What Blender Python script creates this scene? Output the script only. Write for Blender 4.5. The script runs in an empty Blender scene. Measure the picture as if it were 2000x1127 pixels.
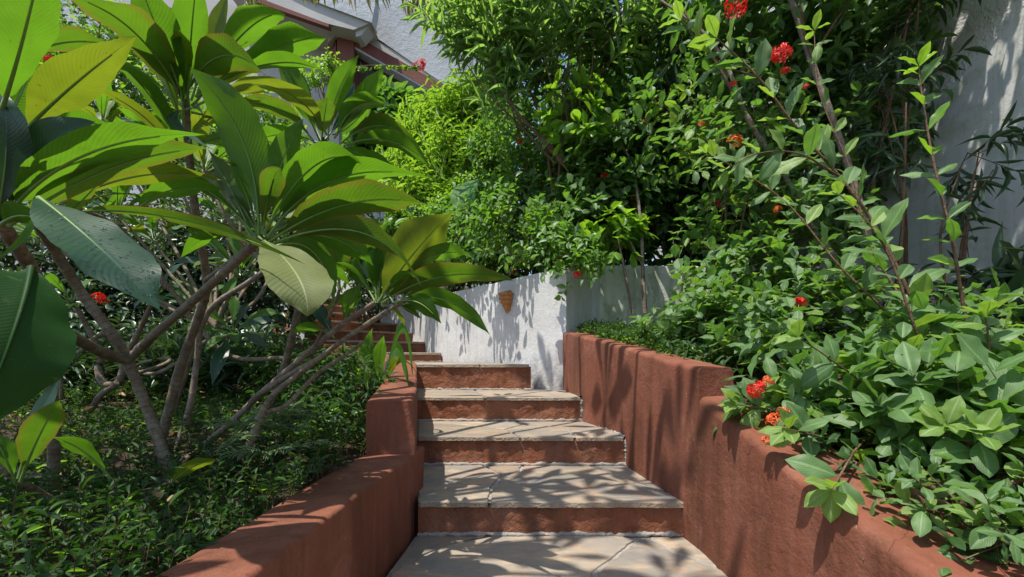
import bpy, math, random
import numpy as np
from mathutils import Vector, noise
R = math.radians
# ------------------------------------------------------------------ camera, sky, sun, exposure
sc = bpy.context.scene
col = sc.collection
ZC = 0.778            # eye height above the lowest landing
F = 850.0             # focal length in pixels of the 2000 px wide photograph
HY = 697.0            # row of the horizon in the photograph
cd = bpy.data.cameras.new("camera"); cam = bpy.data.objects.new("camera", cd); col.objects.link(cam)
cam.location = (0, 0, ZC); cam.rotation_euler = (R(90), 0, 0)
cd.sensor_width = 36; cd.lens = 36 * F / 2000; cd.shift_y = (HY - 563.5) / 2000
cd.clip_start = 0.05; cd.clip_end = 2000
sc.camera = cam
SUN = Vector((-0.30, -0.25, 1.0)).normalized()     # direction towards the sun
elev = math.asin(SUN.z); azim = math.atan2(SUN.x, SUN.y)
w = bpy.data.worlds.new("World"); sc.world = w; w.use_nodes = True
nt = w.node_tree; nt.nodes.clear()
sky = nt.nodes.new("ShaderNodeTexSky"); sky.sky_type = 'NISHITA'; sky.sun_disc = False
sky.sun_elevation = elev; sky.sun_rotation = azim
bg = nt.nodes.new("ShaderNodeBackground"); bg.inputs[1].default_value = 0.15
wo = nt.nodes.new("ShaderNodeOutputWorld")
nt.links.new(sky.outputs[0], bg.inputs[0]); nt.links.new(bg.outputs[0], wo.inputs[0])
ld = bpy.data.lights.new("sun", 'SUN'); ld.energy = 4.2; ld.angle = R(0.5); ld.color = (1, .95, .86)
lo = bpy.data.objects.new("sun", ld); col.objects.link(lo); lo.location = (-4, -2, 12)
lo.rotation_euler = (-SUN).to_track_quat('-Z', 'Y').to_euler()
sc.view_settings.view_transform = 'Standard'; sc.view_settings.look = 'None'
sc.view_settings.exposure = 0.72; sc.view_settings.gamma = 1
sc.cycles.max_bounces = 8; sc.cycles.transmission_bounces = 6; sc.cycles.diffuse_bounces = 5
sc.cycles.use_denoising = True

# ------------------------------------------------------------------ helpers
def P(px, py, D):
    return np.array([(px - 1000) / F * D, D, ZC - (py - HY) / F * D])
def nrm(v):
    v = np.asarray(v, float); n = np.linalg.norm(v, axis=-1, keepdims=True); return v / np.maximum(n, 1e-9)
def tag(o, label=None, cat=None, group=None, kind=None):
    if label: o['label'] = label
    if cat: o['category'] = cat
    if group: o['group'] = group
    if kind: o['kind'] = kind
    return o
def thing(name, label, cat, loc=(0, 0, 0), group=None):
    o = bpy.data.objects.new(name, None); col.objects.link(o); o.location = [float(c) for c in loc]
    o.empty_display_size = .1
    return tag(o, label, cat, group)
def origin(o):
    v = np.zeros(3)
    while o is not None:
        v += np.array(o.location); o = o.parent
    return v
class MB:
    """collects polygons, then links them as one mesh object"""
    def __init__(s): s.v = []; s.f = []; s.m = []; s.uv = []; s.t = []; s.n = 0; s.mats = []
    def mat(s, m):
        if m not in s.mats: s.mats.append(m)
        return s.mats.index(m)
    def add(s, v, f, m, uv=None, tint=None):
        v = np.asarray(v, float).reshape(-1, 3); f = np.asarray(f, int)
        s.v.append(v); s.f.append(f + s.n); s.m.append(np.full(len(f), s.mat(m)))
        s.uv.append(np.zeros((len(v), 2)) if uv is None else np.asarray(uv, float).reshape(-1, 2))
        s.t.append(np.full(len(v), .5) if tint is None else np.broadcast_to(np.asarray(tint, float), (len(v),)).copy())
        s.n += len(v)
    def build(s, name, parent=None, smooth=True, loc=None):
        me = bpy.data.meshes.new(name)
        v = np.concatenate(s.v)
        off = origin(parent) if parent is not None else np.zeros(3)
        if loc is not None: off = off + np.array(loc, float)
        v = v - off
        fl = [f for blk in s.f for f in [blk]]
        sizes = np.concatenate([np.full(len(b), b.shape[1]) for b in fl])
        loops = np.concatenate([b.reshape(-1) for b in fl])
        me.vertices.add(len(v)); me.vertices.foreach_set('co', v.astype(np.float32).ravel())
        me.loops.add(len(loops)); me.loops.foreach_set('vertex_index', loops.astype(np.int32))
        me.polygons.add(len(sizes))
        st = np.concatenate([[0], np.cumsum(sizes)[:-1]])
        me.polygons.foreach_set('loop_start', st.astype(np.int32))
        me.polygons.foreach_set('loop_total', sizes.astype(np.int32))
        for m in s.mats: me.materials.append(m)
        me.polygons.foreach_set('material_index', np.concatenate(s.m).astype(np.int32))
        me.polygons.foreach_set('use_smooth', np.full(len(sizes), smooth))
        uvl = me.uv_layers.new(name='UVMap'); uv = np.concatenate(s.uv)[loops]
        uvl.data.foreach_set('uv', uv.astype(np.float32).ravel())
        at = me.attributes.new('tint', 'FLOAT', 'POINT'); at.data.foreach_set('value', np.concatenate(s.t).astype(np.float32))
        me.update(calc_edges=True); me.validate()
        o = bpy.data.objects.new(name, me); col.objects.link(o)
        if parent is not None: o.parent = parent
        if loc is not None: o.location = [float(c) for c in loc]
        return o
def spline(pts, n):
    """Catmull-Rom through pts (k,d) -> (n,d)"""
    p = np.asarray(pts, float); k = len(p)
    if k == 2:
        t = np.linspace(0, 1, n)[:, None]; return p[0] * (1 - t) + p[1] * t
    q = np.vstack([2 * p[0] - p[1], p, 2 * p[-1] - p[-2]])
    out = []
    for u in np.linspace(0, k - 1, n):
        i = min(int(u), k - 2); t = u - i
        a, b, c, d = q[i], q[i + 1], q[i + 2], q[i + 3]
        out.append(.5 * ((2 * b) + (-a + c) * t + (2 * a - 5 * b + 4 * c - d) * t * t + (-a + 3 * b - 3 * c + d) * t ** 3))
    return np.array(out)
def tube(mb, pts, radii, m, n=8, seg=None, knob=0., tint=.5, rng=None):
    """a limb: tapered tube through pts"""
    pts = np.asarray(pts, float); radii = np.asarray(radii, float)
    if radii.ndim == 0: radii = np.full(len(pts), float(radii))
    if len(radii) != len(pts): radii = np.interp(np.linspace(0, 1, len(pts)), np.linspace(0, 1, len(radii)), radii)
    seg = seg or max(2, (len(pts) - 1) * 5)
    c = spline(np.hstack([pts, radii[:, None]]), seg); r = np.maximum(c[:, 3], 1e-4); c = c[:, :3]
    T = nrm(np.gradient(c, axis=0)); ref = np.array([.3, .2, 1.]) if abs(T[0, 2]) < .9 else np.array([1., .2, 0])
    A = nrm(np.cross(T, ref)); B = np.cross(T, A)
    if knob:
        rg = rng or np.random.default_rng(1); r = r * (1 + knob * rg.normal(size=len(r)) * .5)
    a = np.linspace(0, 2 * np.pi, n, endpoint=False)
    V = c[:, None] + r[:, None, None] * (np.cos(a)[None, :, None] * A[:, None] + np.sin(a)[None, :, None] * B[:, None])
    L = np.concatenate([[0], np.cumsum(np.linalg.norm(np.diff(c, axis=0), axis=1))])
    uv = np.stack([np.broadcast_to(a / 6.283, (len(c), n)), np.broadcast_to(L[:, None], (len(c), n))], -1)
    i = np.arange(len(c) - 1)[:, None] * n; j = np.arange(n)[None]
    q = np.stack([i + j, i + (j + 1) % n, i + n + (j + 1) % n, i + n + j], -1).reshape(-1, 4)
    mb.add(V, q, m, uv, tint)
def box(mb, lo, hi, m, tint=.5):
    x0, y0, z0 = lo; x1, y1, z1 = hi
    v = [(x0,y0,z0),(x1,y0,z0),(x1,y1,z0),(x0,y1,z0),(x0,y0,z1),(x1,y0,z1),(x1,y1,z1),(x0,y1,z1)]
    mb.add(v, [(0,3,2,1),(4,5,6,7),(0,1,5,4),(1,2,6,5),(2,3,7,6),(3,0,4,7)], m, None, tint)
def extrude(mb, poly, vec, m):
    """closed polygon (k,3) pushed along vec"""
    p = np.asarray(poly, float); k = len(p); v = np.vstack([p, p + np.asarray(vec, float)])
    mb.add(v, [list(range(k))[::-1]], m); mb.add(v, [list(range(k, 2 * k))], m)
    mb.add(v, [(i, (i + 1) % k, k + (i + 1) % k, k + i) for i in range(k)], m)

# ------------------------------------------------------------------ materials
class NT:
    def __init__(s, name):
        s.m = bpy.data.materials.new(name); s.m.use_nodes = True; s.t = s.m.node_tree; s.t.nodes.clear()
        s.out = s.n('ShaderNodeOutputMaterial')
    def n(s, ty, **k):
        x = s.t.nodes.new(ty)
        for a, b in k.items(): setattr(x, a, b)
        return x
    def l(s, a, b): s.t.links.new(a, b)
    def set(s, sock, v):
        if hasattr(v, 'is_output') or isinstance(v, bpy.types.NodeSocket): s.l(v, sock)
        else: sock.default_value = v
    def math(s, op, a, b=None, c=None, clamp=False):
        x = s.n('ShaderNodeMath', operation=op, use_clamp=clamp)
        for i, v in enumerate((a, b, c)):
            if v is not None: s.set(x.inputs[i], v)
        return x.outputs[0]
    def noise(s, vec, scale, detail=4, rough=.55, dist=0., out=0):
        x = s.n('ShaderNodeTexNoise'); s.l(vec, x.inputs['Vector']); x.inputs['Scale'].default_value = scale
        x.inputs['Detail'].default_value = detail; x.inputs['Roughness'].default_value = rough
        x.inputs['Distortion'].default_value = dist; return x.outputs[out]
    def mix(s, f, a, b, mode='MIX'):
        x = s.n('ShaderNodeMix', data_type='RGBA', blend_type=mode)
        s.set(x.inputs[0], f)
        for i, v in ((6, a), (7, b)):
            if isinstance(v, tuple): v = (*v[:3], 1)
            s.set(x.inputs[i], v)
        return x.outputs[2]
    def ramp(s, f, stops):
        x = s.n('ShaderNodeMapRange'); s.l(f, x.inputs[0]); x.inputs[1].default_value = stops[0]; x.inputs[2].default_value = stops[1]
        x.inputs[3].default_value = stops[2] if len(stops) > 2 else 0; x.inputs[4].default_value = stops[3] if len(stops) > 3 else 1
        return x.outputs[0]
    def bump(s, h, strength, dist, normal=None):
        x = s.n('ShaderNodeBump'); x.inputs['Strength'].default_value = strength; x.inputs['Distance'].default_value = dist
        s.l(h, x.inputs['Height'])
        if normal is not None: s.l(normal, x.inputs['Normal'])
        return x.outputs[0]
    def princ(s, color, rough=.6, normal=None, spec=.5):
        x = s.n('ShaderNodeBsdfPrincipled')
        if isinstance(color, tuple): color = (*color[:3], 1)
        s.set(x.inputs['Base Color'], color); s.set(x.inputs['Roughness'], rough)
        x.inputs['Specular IOR Level'].default_value = spec
        if normal is not None: s.l(normal, x.inputs['Normal'])
        return x
    def done(s, sh): s.l(sh, s.out.inputs[0]); return s.m
def pos(t): return t.n('ShaderNodeNewGeometry').outputs['Position']
def stretch(t, v, sc_):
    x = t.n('ShaderNodeMapping'); t.l(v, x.inputs['Vector']); x.inputs['Scale'].default_value = sc_; return x.outputs[0]

def plaster(name, c1, c2, c3, bumpy=.5, streak=.4, fine=160, dirt=None, zdirt=None, stain=None):
    t = NT(name); p = pos(t)
    big = t.noise(p, 1.6, 5, .6); mid = t.noise(p, 9, 5, .65); fin = t.noise(p, fine, 3, .6); st = t.noise(stretch(t, p, (14, 14, 1.1)), 1., 4, .6)
    c = t.mix(t.ramp(big, (.35, .65)), c1, c2)
    c = t.mix(t.math('MULTIPLY', t.ramp(st, (.5, .75)), streak), c, c3)
    c = t.mix(t.math('MULTIPLY', t.ramp(mid, (.58, .8)), .35), c, c3)
    if stain:
        sv = t.noise(stretch(t, p, (4.5, 4.5, .6)), 1., 5, .65, .4); c = t.mix(t.math('MULTIPLY', t.ramp(sv, (.47, .62)), .75), c, stain)
        fp = t.noise(p, 3.3, 6, .72, .8); c = t.mix(t.math('MULTIPLY', t.ramp(fp, (.56, .68)), .45), c, tuple(min(1, x * 1.35 + .03) for x in c2))
        ch = t.noise(p, 17, 4, .75); c = t.mix(t.math('MULTIPLY', t.ramp(ch, (.68, .71)), .7), c, tuple(x * 1.1 + .12 for x in c3))
    if stain:      # hairline cracks
        dv = t.n('ShaderNodeVectorMath', operation='ADD'); t.l(p, dv.inputs[0]); nn_ = t.n('ShaderNodeTexNoise'); t.l(p, nn_.inputs['Vector']); nn_.inputs['Scale'].default_value = 4.; nn_.inputs['Detail'].default_value = 5
        sc2 = t.n('ShaderNodeVectorMath', operation='SCALE'); t.l(nn_.outputs['Color'], sc2.inputs[0]); sc2.inputs['Scale'].default_value = .22; t.l(sc2.outputs[0], dv.inputs[1])
        vo = t.n('ShaderNodeTexVoronoi', feature='DISTANCE_TO_EDGE'); t.l(dv.outputs[0], vo.inputs['Vector']); vo.inputs['Scale'].default_value = 1.7
        ck = t.math('MULTIPLY', t.ramp(vo.outputs['Distance'], (.0, .0035, 1, 0)), t.ramp(t.noise(p, 1.3, 2, .5), (.5, .6)))
        c = t.mix(t.math('MULTIPLY', ck, .8), c, tuple(x * .3 for x in c1))
    sp = t.noise(p, 55, 2, .5)
    c = t.mix(t.math('MULTIPLY', t.ramp(sp, (.66, .74)), .45), c, tuple(x * .45 for x in c1))
    if dirt:      # growth and splash marks that belong to the wall
        d = t.noise(p, 5, 6, .7); c = t.mix(t.math('MULTIPLY', t.ramp(d, (.48, .68)), dirt[1]), c, dirt[0])
        if zdirt:
            s = t.n('ShaderNodeSeparateXYZ'); t.l(p, s.inputs[0])
            zz = t.math('ADD', s.outputs[2], t.math('MULTIPLY', mid, .35))
            f = t.ramp(zz, (zdirt[0], zdirt[1], 1, 0)); c = t.mix(t.math('MULTIPLY', t.math('MULTIPLY', f, t.ramp(t.noise(p, 22, 5, .7), (.40, .55))), .95), c, zdirt[2])
    n1 = t.bump(mid, .35 * bumpy, .03); n2 = t.bump(t.noise(p, 45, 3, .6), .5 * bumpy, .008, n1); n3 = t.bump(fin, .7 * bumpy, .003, n2)
    return t.done(t.princ(c, .82, n3, .3).outputs[0])
M = {}
M['terracotta'] = plaster('terracotta_render', (.165, .050, .027), (.205, .074, .043), (.24, .105, .07), .8, .5, stain=(.095, .034, .016))
M['riser'] = plaster('riser_render', (.185, .058, .026), (.23, .088, .042), (.30, .17, .12), 1.6, .1, 120, ((.29, .155, .105), .45), stain=(.095, .034, .017))
M['white'] = plaster('white_limewash', (.50, .495, .49), (.58, .575, .57), (.40, .385, .37), .7, .7, 110, ((.43, .41, .37), .5), (.5, 1.0, (.12, .105, .08)))
M['mossy'] = plaster('mossy_wall', (.66, .66, .58), (.50, .53, .40), (.25, .29, .15), .8, .8, 110, ((.20, .24, .11), .7))
M['house_rough'] = plaster('rough_stucco', (.56, .555, .535), (.64, .635, .615), (.48, .475, .46), 2.6, .3, 60)
M['house_smooth'] = plaster('smooth_stucco', (.56, .555, .53), (.62, .615, .59), (.46, .46, .40), .5, .9, 200, ((.20, .25, .10), .5))
M['upper_stucco'] = plaster('pale_stucco', (.36, .38, .41), (.42, .44, .46), (.30, .32, .34), 1.6, .3, 30)
M['soffit'] = plaster('grey_soffit', (.36, .35, .33), (.42, .41, .39), (.33, .32, .30), .3, .2)
M['brown_beam'] = plaster('brown_paint', (.13, .045, .035), (.17, .065, .05), (.2, .09, .07), .3, .2)
M['mortar'] = plaster('mortar', (.33, .305, .27), (.24, .22, .195), (.42, .39, .35), 2.0, .1, 120)

def flag():
    t = NT('sandstone_flag'); p = pos(t); a = t.n('ShaderNodeAttribute', attribute_name='tint').outputs['Fac']
    off = t.n('ShaderNodeCombineXYZ'); t.l(t.math('MULTIPLY', a, 17.), off.inputs[0]); t.l(t.math('MULTIPLY', a, 9.), off.inputs[1])
    v = t.n('ShaderNodeVectorMath', operation='ADD'); t.l(p, v.inputs[0]); t.l(off.outputs[0], v.inputs[1]); v = v.outputs[0]
    big = t.noise(v, 2.2, 6, .6, 1.2); mid = t.noise(stretch(t, v, (3, 9, 9)), 1.6, 6, .65, .8); fi = t.noise(v, 70, 4, .6)
    c = t.mix(t.ramp(big, (.38, .62)), (.285, .23, .17), (.205, .185, .16))
    c = t.mix(t.math('MULTIPLY', t.ramp(mid, (.5, .66)), .7), c, (.44, .30, .17))
    c = t.mix(t.math('MULTIPLY', t.ramp(t.noise(v, 3.4, 5, .6, 2.), (.56, .64)), .5), c, (.40, .22, .12))
    c = t.mix(t.math('MULTIPLY', t.ramp(t.noise(v, 12, 6, .7), (.5, .7)), .45), c, (.16, .145, .13))
    c = t.mix(t.math('MULTIPLY', t.ramp(fi, (.55, .75)), .25), c, (.2, .17, .14))
    hs = t.n('ShaderNodeHueSaturation'); t.l(c, hs.inputs['Color']); t.l(t.ramp(a, (0, 1, .82, 1.12)), hs.inputs['Value']); hs.inputs['Saturation'].default_value = .92
    n = t.bump(big, .3, .02); n = t.bump(t.noise(v, 18, 5, .6), .45, .008, n); n = t.bump(fi, .3, .002, n)
    return t.done(t.princ(hs.outputs[0], t.ramp(mid, (.3, .7, .5, .75)), n, .4).outputs[0])
M['flag'] = flag()
M['flag_edge'] = plaster('flag_edge', (.27, .20, .135), (.33, .27, .20), (.17, .125, .085), 2., .2, 90)
def soil():
    t = NT('leafy_soil'); p = pos(t)
    c = t.mix(t.ramp(t.noise(p, 14, 6, .7), (.4, .6)), (.035, .024, .016), (.09, .062, .04))
    c = t.mix(t.math('MULTIPLY', t.ramp(t.noise(p, 60, 4, .7), (.58, .7)), .6), c, (.16, .11, .07))
    return t.done(t.princ(c, .95, t.bump(t.noise(p, 40, 6, .7), 1, .02), .2).outputs[0])
M['soil'] = soil()

def leafmat(name, dark, light, trans, tmix=.4, rough=.38, veins=0., nveins=26, vcol=None, spots=0., spotcol=(.10, .03, .01), edge=None, spec=.5, rib=.02, vslope=.35, bscale=1.):
    t = NT(name); uv = t.n('ShaderNodeUVMap').outputs[0]; s = t.n('ShaderNodeSeparateXYZ'); t.l(uv, s.inputs[0])
    a = t.n('ShaderNodeAttribute', attribute_name='tint').outputs['Fac']; p = pos(t)
    u = t.math('ABSOLUTE', t.math('SUBTRACT', s.outputs[0], .5))      # 0 midrib .. .5 edge
    c = t.mix(a, dark, light)
    c = t.mix(t.math('MULTIPLY', t.ramp(t.noise(p, 22, 3, .6), (.4, .7)), .35), c, light)
    tr = t.mix(t.math('MULTIPLY', t.ramp(t.noise(p, 14, 3, .6), (.4, .7)), .4), trans, tuple(x * .6 for x in trans))
    tr = t.mix(a, tuple(x * .8 for x in trans), tr) if veins < .01 else tr
    nor = None
    if veins > 0:
        ph = t.math('FRACT', t.math('SUBTRACT', t.math('MULTIPLY', s.outputs[1], float(nveins)), t.math('MULTIPLY', u, nveins * vslope)))
        d = t.math('ABSOLUTE', t.math('SUBTRACT', ph, .5))
        vn = t.ramp(d, (.0, .07, 1, 0)); rb = t.ramp(u, (rib * .4, rib, 1, 0))
        vcol = vcol or tuple(min(1, x * 1.9) for x in light)
        allv = t.math('MAXIMUM', t.math('MULTIPLY', vn, veins), rb)
        c = t.mix(t.math('MULTIPLY', allv, .75), c, vcol)
        tr = t.mix(t.math('MULTIPLY', vn, veins * 1.1), tr, tuple(x * 1.5 for x in trans))
        tr = t.mix(rb, tr, tuple(x * .35 for x in trans))
        h = t.math('SUBTRACT', t.math('MULTIPLY', t.ramp(d, (0, .5)), .5), t.math('MULTIPLY', rb, 1.))
        nor = t.bump(h, .22 * bscale, .003); nor = t.bump(t.noise(p, 160, 2, .5), .12, .001, nor)
    if veins > 0:      # dull patches and specks of age
        mo = t.math('MULTIPLY', t.ramp(t.noise(p, 9, 5, .65, .5), (.5, .68)), .4); c = t.mix(mo, c, tuple(x * .6 for x in dark)); tr = t.mix(mo, tr, tuple(x * .62 for x in trans))
        sk = t.math('MULTIPLY', t.ramp(t.noise(p, 85, 3, .6), (.69, .73)), .7); c = t.mix(sk, c, (.10, .06, .02)); tr = t.mix(sk, tr, (.06, .03, .005))
        rv = t.ramp(t.noise(p, 13, 4, .6), (.3, .7, rough - .07, min(1, rough + .14)))
    if spots > 0:
        f = t.math('MULTIPLY', t.ramp(t.noise(p, 34, 5, .7, .6), (.60, .70)), spots)
        c = t.mix(f, c, spotcol); tr = t.mix(f, tr, tuple(x * 1.2 for x in spotcol))
    if edge:
        f = t.math('MULTIPLY', t.ramp(t.math('ADD', u, t.math('MULTIPLY', t.noise(p, 30, 3, .6), .12)), (.38, .55)), .85)
        c = t.mix(f, c, edge); tr = t.mix(f, tr, tuple(x * 1.2 for x in edge))
    pr = t.princ(c, rv if veins > 0 else rough, nor, spec)
    tb = t.n('ShaderNodeBsdfTranslucent'); t.set(tb.inputs[0], tr)
    if nor is not None: t.l(nor, tb.inputs['Normal'])
    mx = t.n('ShaderNodeMixShader'); mx.inputs[0].default_value = tmix; t.l(pr.outputs[0], mx.inputs[1]); t.l(tb.outputs[0], mx.inputs[2])
    return t.done(mx.outputs[0])
def bark(name, c1, c2, c3, rings=60.):
    t = NT(name); p = pos(t); uv = t.n('ShaderNodeUVMap').outputs[0]; s = t.n('ShaderNodeSeparateXYZ'); t.l(uv, s.inputs[0])
    n1 = t.noise(p, 18, 5, .65); n2 = t.noise(p, 70, 4, .7)
    c = t.mix(t.ramp(n1, (.4, .62)), c1, c2); c = t.mix(t.math('MULTIPLY', t.ramp(n2, (.5, .68)), .7), c, c3)
    rg = t.math('FRACT', t.math('ADD', t.math('MULTIPLY', s.outputs[1], rings), t.math('MULTIPLY', n1, 1.5)))
    rg = t.ramp(t.math('ABSOLUTE', t.math('SUBTRACT', rg, .5)), (0, .12, 1, 0))
    c = t.mix(t.math('MULTIPLY', rg, .32), c, tuple(x * .45 for x in c1))
    n = t.bump(rg, -.4, .004) if False else t.bump(n2, .6, .004)
    n = t.bump(rg, .6, .003, n)
    return t.done(t.princ(c, .75, n, .3).outputs[0])
M['bark_plum'] = bark('plumeria_bark', (.135, .098, .062), (.22, .185, .135), (.085, .06, .038), 45)
M['bark_pale'] = bark('pale_bark', (.17, .125, .095), (.26, .21, .165), (.10, .07, .05), 14)
M['bark_twig'] = bark('twig_bark', (.10, .055, .03), (.17, .10, .055), (.07, .04, .025), 30)
M['petiole'] = leafmat('green_petiole', (.12, .22, .05), (.20, .32, .08), (.2, .4, .04), .15, .45)
# plumeria leaves
M['pl_green'] = leafmat('plumeria_leaf', (.045, .13, .012), (.075, .19, .02), (.135, .31, .012), .50, .42, .36, 34, (.12, .22, .05), .25, (.10, .13, .015))
M['pl_yellow'] = leafmat('plumeria_leaf_yellow', (.10, .17, .014), (.15, .21, .018), (.20, .27, .012), .48, .48, .34, 34, (.26, .30, .06), .5, (.26, .17, .02))
M['pl_olive'] = leafmat('plumeria_leaf_olive', (.05, .10, .014), (.075, .13, .02), (.125, .26, .011), .45, .48, .34, 34, (.13, .18, .05), .6, (.11, .06, .015), (.16, .14, .015))
M['pl_dark'] = leafmat('plumeria_leaf_top', (.014, .046, .024), (.022, .060, .032), (.04, .11, .02), .2, .40, .16, 30, (.05, .11, .07), spec=.38, bscale=.5)
M['pl_deep'] = leafmat('plumeria_leaf_deep', (.010, .045, .006), (.018, .062, .010), (.03, .11, .01), .2, .55, .10, 44, (.04, .09, .02), .5, (.09, .12, .03), spec=.18, bscale=.4)
M['pl_pale'] = leafmat('plumeria_leaf_pale', (.085, .12, .022), (.13, .16, .04), (.20, .24, .02), .32, .6, .22, 26, (.36, .38, .18), .5, (.14, .08, .06))
# shrub leaves
M['lf_ixora'] = leafmat('ixora_leaf', (.055, .125, .035), (.115, .21, .065), (.20, .44, .04), .35, .50, .6, 10, (.21, .34, .13), rib=.065, vslope=1., bscale=.8)
M['lf_ixlight'] = leafmat('ixora_leaf_young', (.11, .21, .035), (.19, .30, .06), (.32, .55, .04), .42, .5, .6, 10, (.33, .46, .18), .3, (.3, .25, .05), rib=.065, vslope=1., bscale=.8)
M['lf_hedge'] = leafmat('hedge_leaf', (.045, .10, .032), (.14, .24, .075), (.22, .48, .04), .38, .45, spec=.38)
M['lf_bright'] = leafmat('bright_leaf', (.07, .17, .018), (.14, .28, .035), (.36, .66, .03), .42, .4)
M['lf_bamboo'] = leafmat('feathery_leaf', (.11, .22, .02), (.20, .34, .05), (.42, .72, .04), .45, .45)
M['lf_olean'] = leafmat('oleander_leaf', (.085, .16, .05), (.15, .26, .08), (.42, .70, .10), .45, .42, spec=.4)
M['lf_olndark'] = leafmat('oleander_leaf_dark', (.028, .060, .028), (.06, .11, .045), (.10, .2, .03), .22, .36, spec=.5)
M['lf_cover'] = leafmat('ground_leaf', (.012, .040, .010), (.040, .095, .022), (.09, .23, .018), .3, .55, spec=.28)
M['lf_grey'] = leafmat('grey_leaf', (.10, .15, .08), (.18, .24, .13), (.25, .4, .1), .3, .45)
M['lf_taro'] = leafmat('taro_leaf', (.05, .14, .03), (.07, .18, .04), (.16, .40, .04), .35, .55, .5, 9, (.12, .24, .08), rib=.03, vslope=1., spec=.2)
M['lf_dry'] = leafmat('dry_leaf', (.22, .13, .06), (.36, .25, .13), (.4, .25, .1), .2, .7)
M['lf_palm'] = leafmat('palm_leaflet', (.13, .19, .03), (.30, .30, .10), (.5, .55, .08), .35, .4)
M['lf_straw'] = leafmat('straw_leaflet', (.42, .34, .17), (.55, .47, .28), (.5, .4, .15), .3, .6)
M['petal'] = leafmat('red_petal', (.62, .012, .010), (.75, .04, .02), (.9, .03, .01), .35, .5)
M['petal_orange'] = leafmat('orange_petal', (.68, .10, .02), (.75, .18, .05), (.9, .2, .02), .35, .5)

# ------------------------------------------------------------------ leaves
def leafshape(a=1.2, b=.85, pet=.06):
    def w(t):
        s = np.clip((t - pet) / (1 - pet), 0, 1); return np.sin(np.pi * s ** a) ** b + .0 * s
    return w
def bigleaf(mb, base, mid, tip, width, roll, m, fold=14, a=1.3, b=.8, pet=.10, wave=.065, nv=22, nu=8, seed=0, tint=None, curl=0., twist=0., petm=None):
    """one large leaf through three points; roll > 0 shows its upper side, < 0 its underside"""
    rg = np.random.default_rng(seed); base, mid, tip = map(lambda q: np.asarray(q, float), (base, mid, tip))
    ctl = 2 * mid - .5 * (base + tip); t = np.linspace(0, 1, nv + 1)[:, None]
    C = (1 - t) ** 2 * base + 2 * t * (1 - t) * ctl + t * t * tip
    T = nrm(2 * (1 - t) * (ctl - base) + 2 * t * (tip - ctl) + 1e-6)
    Tm = nrm(tip - base); E = np.array([0, 0, ZC]); V = nrm(E - mid); V = nrm(V - Tm * V.dot(Tm))
    U = np.cross(Tm, V); U = U if (U[2] > .15 or (abs(U[2]) <= .15 and U[0] < 0)) else -U
    r = R(roll); N0 = V * math.cos(r) + U * math.sin(r); top = N0 if roll > 0 else -N0
    top = nrm(top - T * (T @ top)[:, None]); 
    if twist:
        an = R(twist) * (t - .4); S_ = np.cross(T, top); top = top * np.cos(an) + S_ * np.sin(an)
    S = np.cross(T, top)
    t1 = t[:, 0]; ss = np.clip((t1 - pet) / (1 - pet), 0, 1); hw = width * .47 * np.sin(np.pi * ss ** a) ** (b + .1) * (1 - .5 * np.clip((ss - .65) / .35, 0, 1) ** 1.6)
    hw = np.where(t1 < pet, 0, hw) + width * .02 * (1 - t1)
    s = np.linspace(-1, 1, nu + 1); ab = np.abs(s); f = R(fold)
    ph = rg.uniform(0, 6.3, 4)
    wv = wave * width * (np.sin(t1[:, None] * 13 + ph[0] + 1.3 * np.sign(s)) * .6 + np.sin(t1[:, None] * 29 + ph[1] + 2.1 * np.sign(s)) * .25) * ab ** 2
    jag = 1 + .025 * np.sin(t1[:, None] * 41 + ph[2] * np.sign(s))
    dx = s[None] * hw[:, None] * math.cos(f) * jag
    dn = ab[None] * hw[:, None] * math.sin(f) - (ab[None] ** 2) * hw[:, None] * (.35 * math.sin(f) + curl) + wv * (hw[:, None] > width * .05)
    G = C[:, None] + S[:, None] * dx[..., None] + top[:, None] * dn[..., None]
    uv = np.stack([np.broadcast_to(s[None] * .5 + .5, dx.shape), np.broadcast_to(t1[:, None], dx.shape)], -1)
    k = nu + 1; i = np.arange(nv)[:, None] * k; j = np.arange(nu)[None]
    q = np.stack([i + j, i + j + 1, i + k + j + 1, i + k + j], -1).reshape(-1, 4)
    mb.add(G, q, m, uv, rg.uniform(.2, .9) if tint is None else tint)
    n2 = int(nv * .9); cc = C[:n2] - top[:n2] * .0015
    tube(mb, cc[::3], np.interp(np.linspace(0, 1, len(cc[::3])), [0, pet, 1], [.0042, .0034, .0008]) * min(1, width / .09 + .3), petm or M['petiole'], 5, len(cc))
def template(nv, nu, a=1.1, b=.8, fold=.25, droop=.25, pet=.08, wave=.0, curl=.0):
    """unit leaf: length 1 along x, half width .5 along y"""
    t = np.linspace(0, 1, nv + 1); t = .45 * t + .55 * (.5 - .5 * np.cos(np.pi * t)) if nv > 4 else t; s = np.linspace(-1, 1, nu + 1)
    ss = np.clip((t - pet) / (1 - pet), 0, 1); hw = .5 * np.sin(np.pi * ss ** a) ** (b + .38 * ss ** 2) + .012 * (1 - t)
    X = np.broadcast_to(t[:, None], (nv + 1, nu + 1)).copy(); Y = s[None] * hw[:, None]
    Z = np.abs(s)[None] * hw[:, None] * fold - droop * t[:, None] ** 2 - curl * (s[None] ** 2) * hw[:, None] + wave * np.sin(t[:, None] * 15 + 2 * np.sign(s)[None]) * (s[None] ** 2) * hw[:, None]
    V = np.stack([X, Y, Z], -1).reshape(-1, 3)
    uv = np.stack([np.broadcast_to(s[None] * .5 + .5, X.shape), X], -1).reshape(-1, 2)
    k = nu + 1; i = np.arange(nv)[:, None] * k; j = np.arange(nu)[None]
    q = np.stack([i + j, i + j + 1, i + k + j + 1, i + k + j], -1).reshape(-1, 4)
    return V, q, uv
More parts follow.
